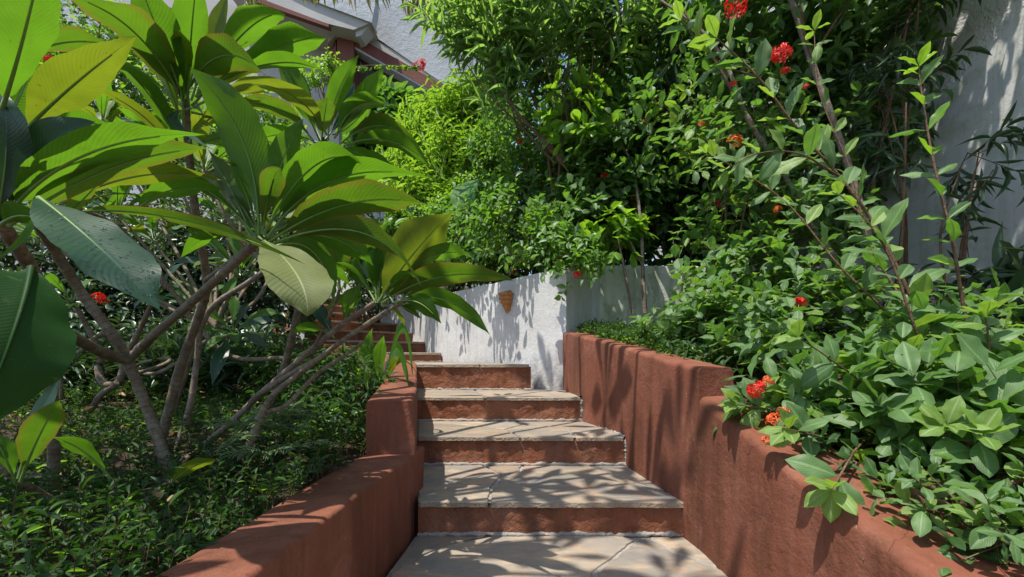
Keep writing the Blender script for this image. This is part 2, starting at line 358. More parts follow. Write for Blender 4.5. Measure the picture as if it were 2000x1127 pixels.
T_OVAL = [template(4, 2, 1.05, .65, .35, d) for d in (.05, .2, .4)]
T_OVALHI = [template(12, 6, a, .66, f, d, .06, .07, c) for a, f, d, c in ((1.05, .30, .10, .15), (1.15, .22, .28, .2), (1.0, .4, .05, .1), (1.1, .12, .4, .25), (1.08, .3, -.12, .12))]
T_NARROW = [template(4, 2, .95, .9, .3, d, .02) for d in (.1, .3, .6)]
T_NARROWHI = [template(8, 4, .95, .9, .3, d, .03) for d in (.15, .4, .7, -.1)]
T_TINY = [template(2, 2, 1., .8, .3, d, .04) for d in (.1, .3)]
def scatter(mb, tpl, p, d, n, L, W, m, rg, tint=None):
    """p points, d directions, n upper normals (k,3), L, W lengths (k,)"""
    k = len(p)
    if k == 0: return
    d = nrm(d); n = nrm(n - d * np.sum(n * d, 1, keepdims=True)); s = np.cross(n, d)
    pick = rg.integers(0, len(tpl), k); L = np.broadcast_to(L, (k,)); W = np.broadcast_to(W, (k,))
    tint = rg.beta(2, 2, k) if tint is None else np.broadcast_to(tint, (k,))
    for i, (V, q, uv) in enumerate(tpl):
        ix = np.where(pick == i)[0]
        if len(ix) == 0: continue
        v = p[ix, None] + V[None, :, 0:1] * L[ix, None, None] * d[ix, None] + V[None, :, 1:2] * W[ix, None, None] * s[ix, None] + V[None, :, 2:3] * L[ix, None, None] * n[ix, None]
        nvt = len(V); f = (q[None] + (np.arange(len(ix)) * nvt)[:, None, None]).reshape(-1, 4)
        mb.add(v.reshape(-1, 3), f, m, np.tile(uv, (len(ix), 1)), np.repeat(tint[ix], nvt))
def sticks(mb, a, b, ra, rb, m):
    """many thin straight twigs"""
    a = np.asarray(a); b = np.asarray(b); k = len(a)
    if k == 0: return
    T = nrm(b - a); A = nrm(np.cross(T, np.array([.31, .52, .8]))); B = np.cross(T, A); V = []
    for c, r in ((a, ra), (b, rb)):
        for an in (0, 2.094, 4.189): V.append(c + r * (math.cos(an) * A + math.sin(an) * B))
    V = np.stack(V, 1).reshape(-1, 3)
    q = np.array([(0, 1, 4, 3), (1, 2, 5, 4), (2, 0, 3, 5)]); f = (q[None] + (np.arange(k) * 6)[:, None, None]).reshape(-1, 4)
    mb.add(V, f, m, None, .4)
def randdir(rg, k): return nrm(rg.normal(size=(k, 3)))
def blobpts(blobs, k, rg, shell=2.2):
    """blobs: (px, py, D, rx px, ry px, rD m, weight)"""
    wts = np.array([b[6] for b in blobs], float); pick = rg.choice(len(blobs), k, p=wts / wts.sum())
    u = randdir(rg, k) * (rg.uniform(0, 1, k) ** (1 / shell))[:, None]; out = np.zeros((k, 3)); o = np.zeros((k, 3))
    for i, b in enumerate(blobs):
        ix = pick == i; c = P(b[0], b[1], b[2]); sc_ = np.array([b[3] / F * b[2], b[5], b[4] / F * b[2]])
        out[ix] = c + u[ix] * sc_; o[ix] = nrm(u[ix] * sc_)
    return out, o
def twigs(fo, st, p, out, rg, tpl, L, W, m, n=7, tl=3., up=.5, spread=.9, jit=.5, whorl=False, stick=.0018, barkm=None, flat=.5, hang=0., extra=None, bias=None):
    """leafy twigs rooted at points p pointing outwards"""
    k = len(p); d = nrm(out * .8 + np.array([0, 0, up]) + randdir(rg, k) * jit + (0 if bias is None else np.asarray(bias)))
    ln = L * tl * rg.uniform(.6, 1.3, k); e = p + d * ln[:, None]
    sticks(st, p - d * L * .5, e, stick, stick * .4, barkm or M['bark_twig'])
    A = nrm(np.cross(d, randdir(rg, k))); B = np.cross(d, A); tw = rg.beta(2, 2, k)
    for j in range(n):
        f = (.15 + .85 * (j + rg.uniform(0, .6, k)) / n) if not whorl else rg.uniform(.75, 1., k)
        an = j * 2.4 + rg.uniform(-.4, .4, k)
        rad = np.cos(an)[:, None] * A + np.sin(an)[:, None] * B
        bp = p + d * (ln * np.minimum(f, 1))[:, None]
        ld_ = d * (.45 + .5 * (np.asarray(f)[:, None] > .85)) + rad * spread + np.array([0, 0, -hang])
        nn = np.array([0, 0, 1.]) * flat + d * .5 + randdir(rg, k) * .45
        s = rg.uniform(.65, 1.15, k)
        mm = m
        if extra is not None and j < extra[1]: mm = extra[0]
        scatter(fo, tpl, bp, ld_, nn, L * s, W * s * rg.uniform(.85, 1.15, k), mm, rg, np.clip(tw * .6 + rg.uniform(0, .4, k), 0, 1))

# ------------------------------------------------------------------ flower clusters (ixora heads)
def flower_mesh(seed, orange=False, n=22, rad=.03):
    rg = np.random.default_rng(seed); mb = MB(); m = M['petal_orange'] if orange else M['petal']
    d = randdir(rg, n); d[:, 2] = np.abs(d[:, 2]) * 1. - .15; d = nrm(d); r = rad * rg.uniform(.75, 1.1, n)
    e = d * r[:, None]; sticks(mb, d * .002, e, .0009, .0012, m)
    for j in range(4):
        A = nrm(np.cross(d, np.array([.2, .4, .9]))); B = np.cross(d, A); an = j * math.pi / 2 + rg.uniform(-.2, .2, n)
        rd = np.cos(an)[:, None] * A + np.sin(an)[:, None] * B
        scatter(mb, T_TINY, e, rd + d * .25, d, rad * .52, rad * .27, m, rg)
    tube(mb, [(0, 0, -.03), (0, 0, 0)], [.0016, .0016], M['petiole'], 5, 2)
    return mb
FLOWERS = []
def flower(parent, px, py, D, size=1., orange=False):
    k = len(FLOWERS) % 4
    key = (k, orange)
    if key not in flower.cache:
        o = flower_mesh(40 + k, orange, 20 + 3 * k).build('flower_cluster'); flower.cache[key] = o; first = True
    else:
        o = flower.cache[key].copy(); col.objects.link(o); first = False
    o.parent = parent; o.location = [float(c) for c in (P(px, py, D) - origin(parent))]
    o.rotation_euler = (random.uniform(-.5, .5), random.uniform(-.5, .5), random.uniform(0, 6)); o.scale = (size,) * 3
    FLOWERS.append(o)
    return o
flower.cache = {}
random.seed(5)
# ================================================================== STRUCTURE
def sheet(name, poly_grid, m, kind='structure', lump=.02, freq=3.):
    g = np.asarray(poly_grid, float); a, b = g.shape[:2]
    for i in range(a):
        for j in range(b): g[i, j, 2] += lump * noise.noise(Vector(g[i, j] * freq))
    mb = MB(); i = np.arange(a - 1)[:, None] * b; j = np.arange(b - 1)[None]
    mb.add(g.reshape(-1, 3), np.stack([i + j, i + j + 1, i + b + j + 1, i + b + j], -1).reshape(-1, 4), m)
    return tag(mb.build(name), kind=kind)
def grid(x0s, x1s, ys, zs, n=24):
    """rows along y with left/right limits"""
    return [[(a + (b - a) * k / n, y, z) for k in range(n + 1)] for a, b, y, z in zip(x0s, x1s, ys, zs)]
gx = np.concatenate([np.linspace(-150, -8, 6), np.linspace(-7, 7, 10), np.linspace(8, 150, 6)])
sheet('ground', [[(x, y, -.45) for x in gx] for y in np.concatenate([np.linspace(-60, -4, 5), np.linspace(-3, 10, 12), np.linspace(12, 250, 7)])], M['soil'], lump=.03, freq=.4)

def step_left(y): return float(np.interp(y, [0, .5, 1.54, 1.94, 2.54, 3.14, 3.8, 4.9], [-.52, -.50, -.46, -.43, -.555, -.685, -.83, -1.9]))
def bedz_l(y): return float(np.interp(y, [-1, .6, 2, 3.5, 6, 9], [.20, .26, .34, .50, .95, 1.3]))
def bedz_r(y): return float(np.interp(y, [-1, .4, .84, 1.23, 1.77, 2.53, 3.8, 4.5], [.0, .17, .28, .37, .56, .76, .93, .96]))
ys = np.linspace(-.6, 8.5, 44)
sheet('planting_bed', grid([-7] * 44, [step_left(min(y, 3.6)) - .12 - max(0, y - 3.6) * .75 for y in ys], ys, [bedz_l(y) for y in ys], 30), M['soil'], lump=.05)
ys = np.linspace(-.6, 4.3, 26)
xr = lambda y: float(np.interp(y, [0, .8, 1.5, 1.77, 2.53, 3.14, 3.8, 4.3], [.95, .95, .9, .87, .76, .62, .58, .76]))
sheet('planting_bed', grid([xr(y) for y in ys], [3.12] * 26, ys, [bedz_r(y) for y in ys], 20), M['soil'], lump=.04)
ys = np.linspace(3.9, 10, 24)
sheet('planting_bed', grid([float(np.interp(y, [3.9, 4.1, 4.7, 5.45, 6.1, 6.6, 6.95, 7.3, 7.7, 8, 10], [.5, .25, -.2, -.77, -1.1, -1.4, -1.75, -2.3, -3.2, -4.2, -6])) for y in ys], [float(np.interp(y, [3.9, 4.45, 4.46, 10], [.55, .8, 3.09, 3.09])) for y in ys], ys, [float(np.interp(y, [3.9, 4.4, 6, 10], [1.34, 1.36, 1.5, 2.4])) for y in ys], 20), M['soil'], lump=.03)

# ---- rendered garden walls: a rounded section swept along the inner face
def sweep_wall(mb, pts, widths, zbot, side, m, rnd=.025, nz=14, seg=60, rough=.006, batter=.0):
    """pts (x, y, ztop) of the face towards the path; side = +1 / -1: thickness to the left / right of travel"""
    A = np.hstack([np.asarray(pts, float), np.asarray(widths, float)[:, None], np.broadcast_to(np.asarray(zbot, float), (len(pts),))[:, None]])
    u = np.concatenate([[0], np.cumsum(np.linalg.norm(np.diff(A[:, :2], axis=0), axis=1))]); uu = np.linspace(0, u[-1], seg)
    S = np.stack([np.interp(uu, u, A[:, k]) for k in range(5)], -1)
    ker = np.array([.25, .5, .25])
    for _ in range(2):
        for k in (0, 1, 2): S[1:-1, k] = ker[0] * S[:-2, k] + ker[1] * S[1:-1, k] + ker[2] * S[2:, k]
    T = nrm(np.gradient(S[:, :2], axis=0)); Nn = np.stack([-T[:, 1], T[:, 0]], -1) * side
    rings = []
    for i in range(seg):
        x, y, zt, wd, zb = S[i]; ring = []
        for k in range(nz): ring.append((0 - batter * (zt - (zb + (zt - rnd - zb) * k / nz)), zb + (zt - rnd - zb) * k / nz))
        for k in range(5): a = math.pi / 2 * k / 4; ring.append((rnd * (1 - math.cos(a)), zt - rnd + rnd * math.sin(a)))
        for k in range(1, 4): ring.append((rnd + (wd - 2 * rnd) * k / 4, zt))
        for k in range(5): a = math.pi / 2 * k / 4; ring.append((wd - rnd + rnd * math.sin(a), zt - rnd + rnd * math.cos(a)))
        ring.append((wd, zb))
        r3 = []
        for (o, z) in ring:
            p = Vector((x + Nn[i, 0] * o, y + Nn[i, 1] * o, z)); d = noise.noise(p * 3.1) * rough * 1.6 + noise.noise(p * 11) * rough * .5
            r3.append((p.x + Nn[i, 0] * d, p.y + Nn[i, 1] * d, z + (noise.noise(p * 5 + Vector((9, 0, 0))) * rough * .8 if z > zt - rnd - .001 else 0)))
        rings.append(r3)
    V = np.array(rings); n = V.shape[1]; i = np.arange(seg - 1)[:, None] * n; j = np.arange(n - 1)[None]
    f = np.stack([i + j, i + j + 1, i + n + j + 1, i + n + j], -1).reshape(-1, 4)
    if side < 0: f = f[:, ::-1]
    mb.add(V.reshape(-1, 3), f, m)
    for ring in (V[0], V[-1]): mb.add(ring, [list(range(n))], m)

mb = MB()
sweep_wall(mb, [(.80, .3, .22), (.805, .84, .353), (.80, 1.03, .40), (.795, 1.23, .452), (.775, 1.5, .54), (.757, 1.80, .622)], [.30, .30, .29, .26, .22, .17], -.4, -1, M['terracotta'], .028)
right_wall = mb.build('planter_wall')
tag(right_wall, 'low terracotta planter wall at the right, its broad sloping top nearest the camera', 'wall')
mb = MB()
sweep_wall(mb, [(.757, 1.775, .735), (.72, 2.05, .765), (.657, 2.53, .835), (.565, 2.95, .895), (.50, 3.14, .93), (.47, 3.45, .965), (.445, 3.76, .99)], [.155] * 7, -.4, -1, M['terracotta'], .022)
tag(mb.build('planter_wall'), 'taller terracotta planter wall curving from the white wall down the right of the steps', 'wall')
mb = MB()
sweep_wall(mb, [(-.50, .3, .372), (-.49, .8, .366), (-.47, 1.54, .352), (-.425, 2.1, .345)], [.19, .19, .205, .215], -.4, 1, M['terracotta'], .014, rough=.004)
tag(mb.build('planter_wall'), 'low flat-topped terracotta wall along the left of the lowest landing', 'wall')
mb = MB()
sweep_wall(mb, [(-.435, 1.94, .584), (-.555, 2.54, .62), (-.685, 3.14, .67), (-.83, 3.8, .73), (-1.25, 4.5, .80), (-1.95, 4.95, .92), (-2.7, 5.55, .98), (-3.2, 6.25, 1.2), (-3.6, 7.0, 1.5)], [.205, .21, .22, .22, .2, .2, .2, .2, .2], -.3, 1, M['terracotta'], .018, seg=110)
tag(mb.build('planter_wall'), 'stepped-up terracotta wall with a square pier end left of the steps, under the small leafy plant', 'wall')
mb = MB()
sweep_wall(mb, [(.47, 3.765, 1.525), (.30, 3.84, 1.53), (.15, 4.0, 1.53), (-.3, 4.56, 1.53), (-.87, 5.35, 1.54), (-1.2, 6.03, 1.57), (-1.5, 6.5, 1.62), (-1.85, 6.85, 1.8), (-2.4, 7.2, 2.05), (-3.3, 7.6, 2.4), (-4.2, 7.8, 2.8)], [.16] * 11, .1, -1, M['white'], .012, seg=150, rough=.008)
tag(mb.build('garden_wall'), 'whitewashed wall curving up beside the steps, streaked with light', 'wall')
mb = MB()
sweep_wall(mb, [(3.09, 4.36, 1.68), (2.0, 4.33, 1.68), (.86, 4.28, 1.68)], [.15] * 3, .3, -1, M['mossy'], .012)
sweep_wall(mb, [(.86, 4.276, 1.682), (.76, 4.2, 1.66), (.60, 3.95, 1.60), (.474, 3.78, 1.53)], [.15] * 4, .3, -1, M['white'], .012)
tag(mb.build('garden_wall'), 'short mossy greenish wall behind the thin stems, joining the white wall at its corner', 'wall')

# tall house wall at the right with a smooth lower coat
hw = thing('house_wall', 'tall grey stucco wall rising behind the shrubs at the right edge', 'wall', (3.1, 3.5, 0))
mb = MB(); box(mb, (3.1, -1.5, -.4), (3.35, 9.5, 5.6), M['house_rough']); mb.build('wall', hw, smooth=False)
cur = [(-1.5, 4.2), (.5, 3.62), (1.4, 3.32), (2.0, 3.10), (2.4, 2.96), (2.63, 2.87), (2.8, 2.80), (2.99, 2.70), (3.15, 2.57), (3.3, 2.40), (3.45, 2.2), (3.9, 2.0), (4.4, 1.9)]
mb = MB(); extrude(mb, [(3.1, -1.5, -.4)] + [(3.1, y, z) for y, z in cur] + [(3.1, 4.4, -.4)], (-.014, 0, 0), M['house_smooth']); mb.build('smooth_coat', hw, smooth=False)

# ---- staircase: rendered risers and crazy-paved sandstone treads
stair = thing('garden_staircase', 'garden steps of sandstone slabs on terracotta risers, curving up to the left', 'staircase', (0, 1.9, 0))
def riser_mesh(mb, a, b, z0, z1, depth=.12, nx=110, nz=18, sd=0, m=None):
    a = np.array(a, float); b = np.array(b, float); T = nrm(b - a); N = np.array([T[1], -T[0]]); rows = []
    for k in range(nz + 1):
        v = k / nz; z = z0 + (z1 - z0) * v; row = []
        for i in range(nx + 1):
            u = i / nx; p = a + (b - a) * u; q = Vector((p[0] * 6 + sd, z * 9, sd * 3.))
            d = .007 * noise.noise(q) + .004 * noise.noise(q * 3.3) + .002 * noise.noise(q * 9) + .010 * max(0, .25 - v) * 4 * (.5 + noise.noise(Vector((p[0] * 9, sd, 2)))) * .8
            row.append((p[0] + N[0] * d, p[1] + N[1] * d, z))
        rows.append(row)
    V = np.array(rows); n = nx + 1; i = np.arange(nz)[:, None] * n; j = np.arange(nx)[None]
    mb.add(V.reshape(-1, 3), np.stack([i + j, i + j + 1, i + n + j + 1, i + n + j], -1).reshape(-1, 4), m or M['riser'])
def slab(mb, ring, zt, th, m, tint, bev=.005, seed=0):
    """one flagstone: ring (k,2) counter-clockwise, softly bevelled, slightly uneven"""
    rg = np.random.default_rng(seed); r = []
    k = len(ring)
    for i in range(k):
        a = np.array(ring[i]); b = np.array(ring[(i + 1) % k]); L = np.linalg.norm(b - a); n = max(2, int(L / .014))
        nn = np.array([(b - a)[1], -(b - a)[0]]) / max(L, 1e-6)
        for j in range(n):
            p = a + (b - a) * j / n; d = .008 * noise.noise(Vector((p[0] * 14, p[1] * 14, seed))) + .004 * noise.noise(Vector((p[0] * 55, p[1] * 55, seed))) - .003; r.append(p + nn * d)
    r = np.array(r); c = r.mean(0); n = len(r); dirs = nrm(c - r)
    h = lambda p: zt + .0025 * np.array([noise.noise(Vector((q[0] * 4, q[1] * 4, 5 + seed))) for q in p])
    r1 = r + dirs * bev; L = [np.c_[r, np.full(n, zt - th)], np.c_[r, h(r) - bev * .9], np.c_[r + dirs * bev * .35, h(r) - bev * .3], np.c_[r1, h(r1)]]
    V = np.vstack(L); q = []
    mb.add(V, [(i, (i + 1) % n, n + (i + 1) % n, n + i) for i in range(n)], M['flag_edge'], None, tint)
    for lv in range(1, 3):
        for i in range(n): q.append((lv * n + i, lv * n + (i + 1) % n, (lv + 1) * n + (i + 1) % n, (lv + 1) * n + i))
    mb.add(V, q, m, None, tint); mb.add(V, [[3 * n + i for i in range(n)]], m, None, tint)
def tread(mb, FL, FR, BR, BL, z, stones, th=.03, ov=.016, seed=0, gap=.008):
    FL, FR, BR, BL = map(lambda p: np.array(p, float), (FL, FR, BR, BL))
    T = nrm(FR - FL); N = np.array([T[1], -T[0]])
    def mp(u, v): return (FL * (1 - u) + FR * u) * (1 - v) + (BL * (1 - u) + BR * u) * v + N * ov * (1 if v <= 0 else 0)
    for k, st in enumerate(stones):
        ring = np.array([mp(u, v) for u, v in st]); c = ring.mean(0); dd = c - ring
        ring = ring + nrm(dd) * gap
        ring = [ring[i] + (N * gap * .8 if st[i][1] <= 0 else 0) for i in range(len(ring))]
        slab(mb, ring, z - .001 * k, th, M['flag'], (seed * .37 + k * .29) % 1, seed=seed * 10 + k)
H = [0, .150, .317, .490, .716]                   # tread tops
D = [None, 1.90, 2.53, 3.137, 3.80]
lefts = [-.47, -.40, -.54, -.67, -.79]; rights = [.77, .755, .66, .50, .20]
# lowest landing
def make_step(i, a, b, z0, z1, FL, FR, BR, BL, stones, seed, th=.024):
    mb = MB()
    if a is not None: riser_mesh(mb, a, b, z0 - .03, z1 - th * .8, sd=seed)
    if a is not None:      # rough cement fillets at the foot of the riser and along its free end
        A_, B_ = np.array(a), np.array(b); nn_ = nrm(np.array([(B_ - A_)[1], -(B_ - A_)[0]])); k_ = 60; rg_ = np.random.default_rng(seed)
        ll = [(*(A_ + (B_ - A_) * j / k_ + nn_ * .004 * rg_.uniform(-.6, 1)), z0 + .004 + rg_.uniform(-.004, .004)) for j in range(k_ + 1)]
        tube(mb, ll, .010 + .007 * np.array([noise.noise(Vector((j * .35, seed, 0))) for j in range(k_ + 1)]), M['mortar'], 7, k_ * 2, .25, rng=rg_)
        if seed < 5:
            e_ = B_ + np.array([-.006, 0]); ll = [(e_[0] + rg_.uniform(-.005, .005), e_[1] - .004, z0 + (z1 - z0 - .02) * j / 14) for j in range(15)]
            tube(mb, ll, .010 + .005 * rg_.uniform(-1, 1, 15), M['mortar'], 7, 40, .2, rng=rg_)
            f_ = np.array(BR); ll = [(*(np.array(FR) + (f_ - np.array(FR)) * j / 24 + rg_.uniform(-.006, .006, 2)), z1 - .004) for j in range(25)]
            tube(mb, ll, .011 + .006 * rg_.uniform(-1, 1, 25), M['mortar'], 7, 60, .2, rng=rg_)
    f = [(*p, z1 - .009) for p in (FL, FR, BR, BL)]
    mb.add(f, [(0, 1, 2, 3)], M['mortar'])
    s = mb.build('step', stair)
    m2 = MB(); tread(m2, FL, FR, BR, BL, z1, stones, th, seed=seed); m2.build('tread', s)
    return s
make_step(0, None, None, 0, 0, (-.56, .2), (.83, .2), (.79, 1.92), (-.42, 1.92),
          [[(0, 0), (.45, 0), (.40, .45), (0, .5)], [(.45, 0), (1, 0), (1, .42), (.55, .55), (.40, .45)],
           [(0, .5), (.40, .45), (.55, .55), (.60, .80), (.66, .86), (.78, .96), (.74, 1), (.30, 1), (.12, .93), (0, .80)],
           [(0, .80), (.12, .93), (.30, 1), (0, 1)],
           [(.55, .55), (1, .42), (1, .80), (.88, .90), (.84, .99), (.78, .96), (.66, .86), (.60, .80)],
           [(1, .80), (1, 1), (.84, .99), (.88, .90)]], 1)
make_step(1, (-.41, D[1]), (.765, D[1]), 0, H[1], (-.41, D[1]), (.755, D[1]), (.69, D[2] + .02), (-.56, D[2] + .02),
          [[(0, 0), (.265, 0), (.30, .30), (.37, .62), (.34, .82), (.30, 1), (0, 1)],
           [(.37, .62), (.47, .80), (.50, 1), (.30, 1), (.34, .82)],
           [(.265, 0), (1, 0), (1, .15), (.80, 1), (.50, 1), (.47, .80), (.37, .62), (.30, .30)],
           [(1, .15), (1, 1), (.80, 1)]], 2)
make_step(2, (-.55, D[2]), (.67, D[2]), H[1], H[2], (-.55, D[2]), (.655, D[2]), (.54, D[3] + .02), (-.69, D[3] + .02),
          [[(0, 0), (.50, 0), (.46, .4), (.2, .75), (0, .8)], [(.50, 0), (.76, 0), (.80, .45), (.62, .8), (.46, .4)], [(.76, 0), (1, 0), (1, .6), (.8, .45)],
           [(0, .8), (.2, .75), (.46, .4), (.62, .8), (.58, 1), (0, 1)], [(.62, .8), (.8, .45), (1, .6), (1, 1), (.58, 1)]], 3)
make_step(3, (-.69, D[3]), (.51, D[3]), H[2], H[3], (-.69, D[3]), (.50, D[3]), (.48, D[4] + .1), (-.84, D[4] + .02),
          [[(0, 0), (.42, 0), (.38, 1), (0, 1)], [(.42, 0), (1, 0), (1, 1), (.38, 1)]], 4)
make_step(4, (-.84, D[4]), (.165, D[4]), H[3], H[4], (-.84, D[4]), (.155, D[4]), (-.85, 5.34), (-1.93, 4.95),
          [[(0, 0), (.57, 0), (.5, 1), (0, 1)], [(.58, 0), (1, 0), (1, 1), (.5, 1)]], 5, .028)
Ls = [(-1.9, 4.9), (-2.3, 5.2), (-2.65, 5.55), (-2.95, 5.9), (-3.15, 6.22), (-3.35, 6.52), (-3.5, 6.82), (-3.6, 7.1), (-3.7, 7.4)]
Rs = [(-.865, 5.33), (-1.185, 6.02), (-1.46, 6.48), (-1.78, 6.83), (-2.1, 7.05), (-2.45, 7.27), (-2.8, 7.42), (-3.15, 7.55), (-3.5, 7.7)]
for i in range(8):
    z1 = .83 + .155 * i; z0 = H[4] if i == 0 else z1 - .155
    make_step(5 + i, Ls[i], Rs[i], z0, z1, Ls[i], Rs[i], Rs[i + 1], Ls[i + 1], [[(0, 0), (.45 + .1 * (i % 3), 0), (.5, 1), (0, 1)], [(.45 + .1 * (i % 3), 0), (1, 0), (1, 1), (.5, 1)]], 6 + i, .026)

# ---- building above the garden
bd = thing('building', 'pale stucco building with brown beams above the garden, behind the palm fronds', 'building', P(700, 697, 9.6))
def plate(name, pts, D_, thick, m, D2=None):
    mb = MB(); poly = [P(x, y, D_ if D2 is None else D_ + (D2 - D_) * (x - pts[0][0]) / (pts[1][0] - pts[0][0] + 1e-9)) for x, y in pts]
    extrude(mb, poly, (0, thick, 0), m); return mb.build(name, bd, smooth=False)
plate('wall', [(560, 30), (1010, 290), (1010, 640), (560, 640)], 9.7, .3, M['upper_stucco'])
plate('wall', [(-60, -120), (282, -120), (276, 640), (-60, 640)], 9.9, .3, M['upper_stucco'])
plate('porch_wall', [(274, -120), (662, -120), (662, 640), (274, 640)], 9.55, .12, M['soffit'])
plate('roof', [(698, 48), (905, 190), (1020, 262), (1020, 120), (905, 60), (800, -10), (720, -70), (600, -110)], 9.0, .5, M['upper_stucco'])
plate('roof_underside', [(704, 60), (905, 178), (915, 197), (893, 192), (690, 75)], 9.02, .6, M['soffit'])
plate('beam', [(688, 66), (905, 188), (893, 205), (688, 88)], 8.93, .6, M['brown_beam'])
plate('ledge', [(688, 88), (893, 205), (892, 208), (687, 91.5)], 8.94, .3, M['upper_stucco'])
plate('fascia', [(470, -70), (732, -30), (732, 12), (726, 44), (640, 12), (600, -4)], 8.5, .25, M['upper_stucco'])
plate('porch_ceiling', [(600, -4), (640, 12), (726, 44), (690, 58), (640, 46), (478, -10), (400, -70), (470, -70)], 8.55, 1.0, M['soffit'])
plate('bracket', [(694, 54), (728, 42), (704, 70), (695, 72)], 8.6, .3, M['soffit'])
plate('bracket', [(641, 44), (659, 45), (657, 68), (641, 82)], 8.88, .3, M['soffit'])
mb = MB(); a = P(659, 45, 8.9); b = P(689, 135, 8.9); extrude(mb, [P(659, 44, 8.9), P(692, 50, 8.9), P(688, 200, 8.9), P(656, 200, 8.9)], (-.02, .45, 0), M['brown_beam']); extrude(mb, [P(656, 44, 8.95), P(656, 200, 8.95), P(641, 200, 9.2), P(641, 80, 9.2)], (0, .3, 0), M['brown_beam']); mb.build('post', bd, smooth=False)
for q in ([(500, -2), (506, -4), (642, 47), (642, 53), (500, 4)], [(330, 14), (430, 42), (430, 50), (330, 22)], [(335, 94), (400, 112), (400, 120), (335, 102)]):
    plate('beam', q, 9.42 if q[0][0] < 400 else 8.52, .12, M['brown_beam'])
# wall ornament: broken terracotta wall pot
wl = thing('wall_pot', 'small orange terracotta wall pot fixed high on the white curved wall', 'pot', P(990, 590, 4.22))
mb = MB(); c = P(990, 592, 4.215); nn = nrm(np.array([-.62, -.55, 0])); tt = np.array([nn[1], -nn[0], 0.])
prof = [(.040, .04), (.050, .078), (.060, .085), (.062, .07), (.047, .056), (.058, .046), (.056, .034), (.040, .022), (.050, .012), (.046, .0), (.028, -.012), (.034, -.024), (.016, -.045), (.012, -.07), (.002, -.085)]
V = []
for k, (rr, zz) in enumerate(prof):
    for j in range(13):
        an = math.pi * j / 12; w_ = 1 + .10 * math.sin(j * 2.3 + k * 1.7) + (.14 * math.sin(j * 5.1) if k == 0 else 0)
        V.append(c + tt * math.cos(an) * rr * 1.45 * w_ + nn * math.sin(an) * rr * 1.3 * w_ + np.array([0, 0, zz * 1.15 + (.012 * math.sin(j * 3.1) if k == 0 else 0)]))
q = [(k * 13 + j, k * 13 + j + 1, (k + 1) * 13 + j + 1, (k + 1) * 13 + j) for k in range(len(prof) - 1) for j in range(12)]
M['pot'] = plaster('pot_clay', (.40, .17, .055), (.50, .25, .10), (.58, .38, .20), 1.5, .2, 120)
mb.add(V, q, M['pot']); mb.build('bowl', wl)
mb = MB(); extrude(mb, [c + tt * x + np.array([0, 0, z]) for x, z in ((-.05, .12), (.05, .12), (.055, .0), (.03, -.08), (-.03, -.08), (-.055, 0))], -nn * .045, M['pot']); mb.build('back_plate', wl, smooth=False)
# ================================================================== PLUMERIAS
BIG = {'g': 'pl_green', 'y': 'pl_yellow', 'o': 'pl_olive', 'd': 'pl_dark', 'p': 'pl_pale'}
def rosette(parent, leaves, seed):
    """leaves: base, mid, tip as (px, py, D), width px, roll, kind, options"""
    mb = MB()
    for k, L in enumerate(leaves):
        b, m, t, wpx, roll, kd = L[:6]; op = L[6] if len(L) > 6 else {}; roll = max(roll - 12, -56) if roll < 0 else roll
        W = .86 * wpx / F * m[2] / max(.35, math.cos(R(roll)))
        bigleaf(mb, P(*b), P(*m), P(*t), W, roll, M[BIG[kd]], seed=seed * 100 + k, **op)
    return mb.build('leaf_rosette', parent)
def wild_rosette(parent, c, up, L, k, seed, m='g', W=.24, open_=1.):
    rg = np.random.default_rng(seed); mb = MB(); c = np.array(c, float); up = nrm(np.array(up, float)); A = nrm(np.cross(up, [.3, .8, .1])); B = np.cross(up, A)
    for i in range(k):
        an = i * 2.4 + rg.uniform(-.2, .2); f = (i / k); r = math.cos(an) * A + math.sin(an) * B; el = (.25 + .95 * f) / open_
        d = nrm(r * math.cos(el) + up * math.sin(el)); ll = L * rg.uniform(.75, 1.1) * (1 - .3 * f)
        b = c + r * .012 + up * .03 * f; mid = b + d * ll * .52; tip = b + d * ll + np.array([0, 0, -1]) * ll * .28 * (1 - f * .5)
        top = up * .8 - d * .2; N = nrm(top - d * top.dot(d)); V = nrm(np.array([0, 0, ZC]) - mid); V = nrm(V - d * V.dot(d))
        U = np.cross(d, V); U = U if (U[2] > .15 or (abs(U[2]) <= .15 and U[0] < 0)) else -U
        roll = math.degrees(math.atan2(N.dot(U), N.dot(V)))
        if roll > 90: roll -= 180
        if roll < -90: roll += 180
        bigleaf(mb, b, mid, tip, ll * W * rg.uniform(.85, 1.1), roll, M[BIG[m[i % len(m)]]], seed=seed * 50 + i, nv=14, nu=6)
    return mb.build('leaf_rosette', parent)
def limb(parent, pts, r, mat='bark_plum', knob=.09, name='branch', n=12, seed=0):
    mb = MB(); tube(mb, [P(*p) for p in pts], np.array(r) * .76, M[mat], n, (len(pts) - 1) * 9, knob, rng=np.random.default_rng(seed)); return mb.build(name, parent)

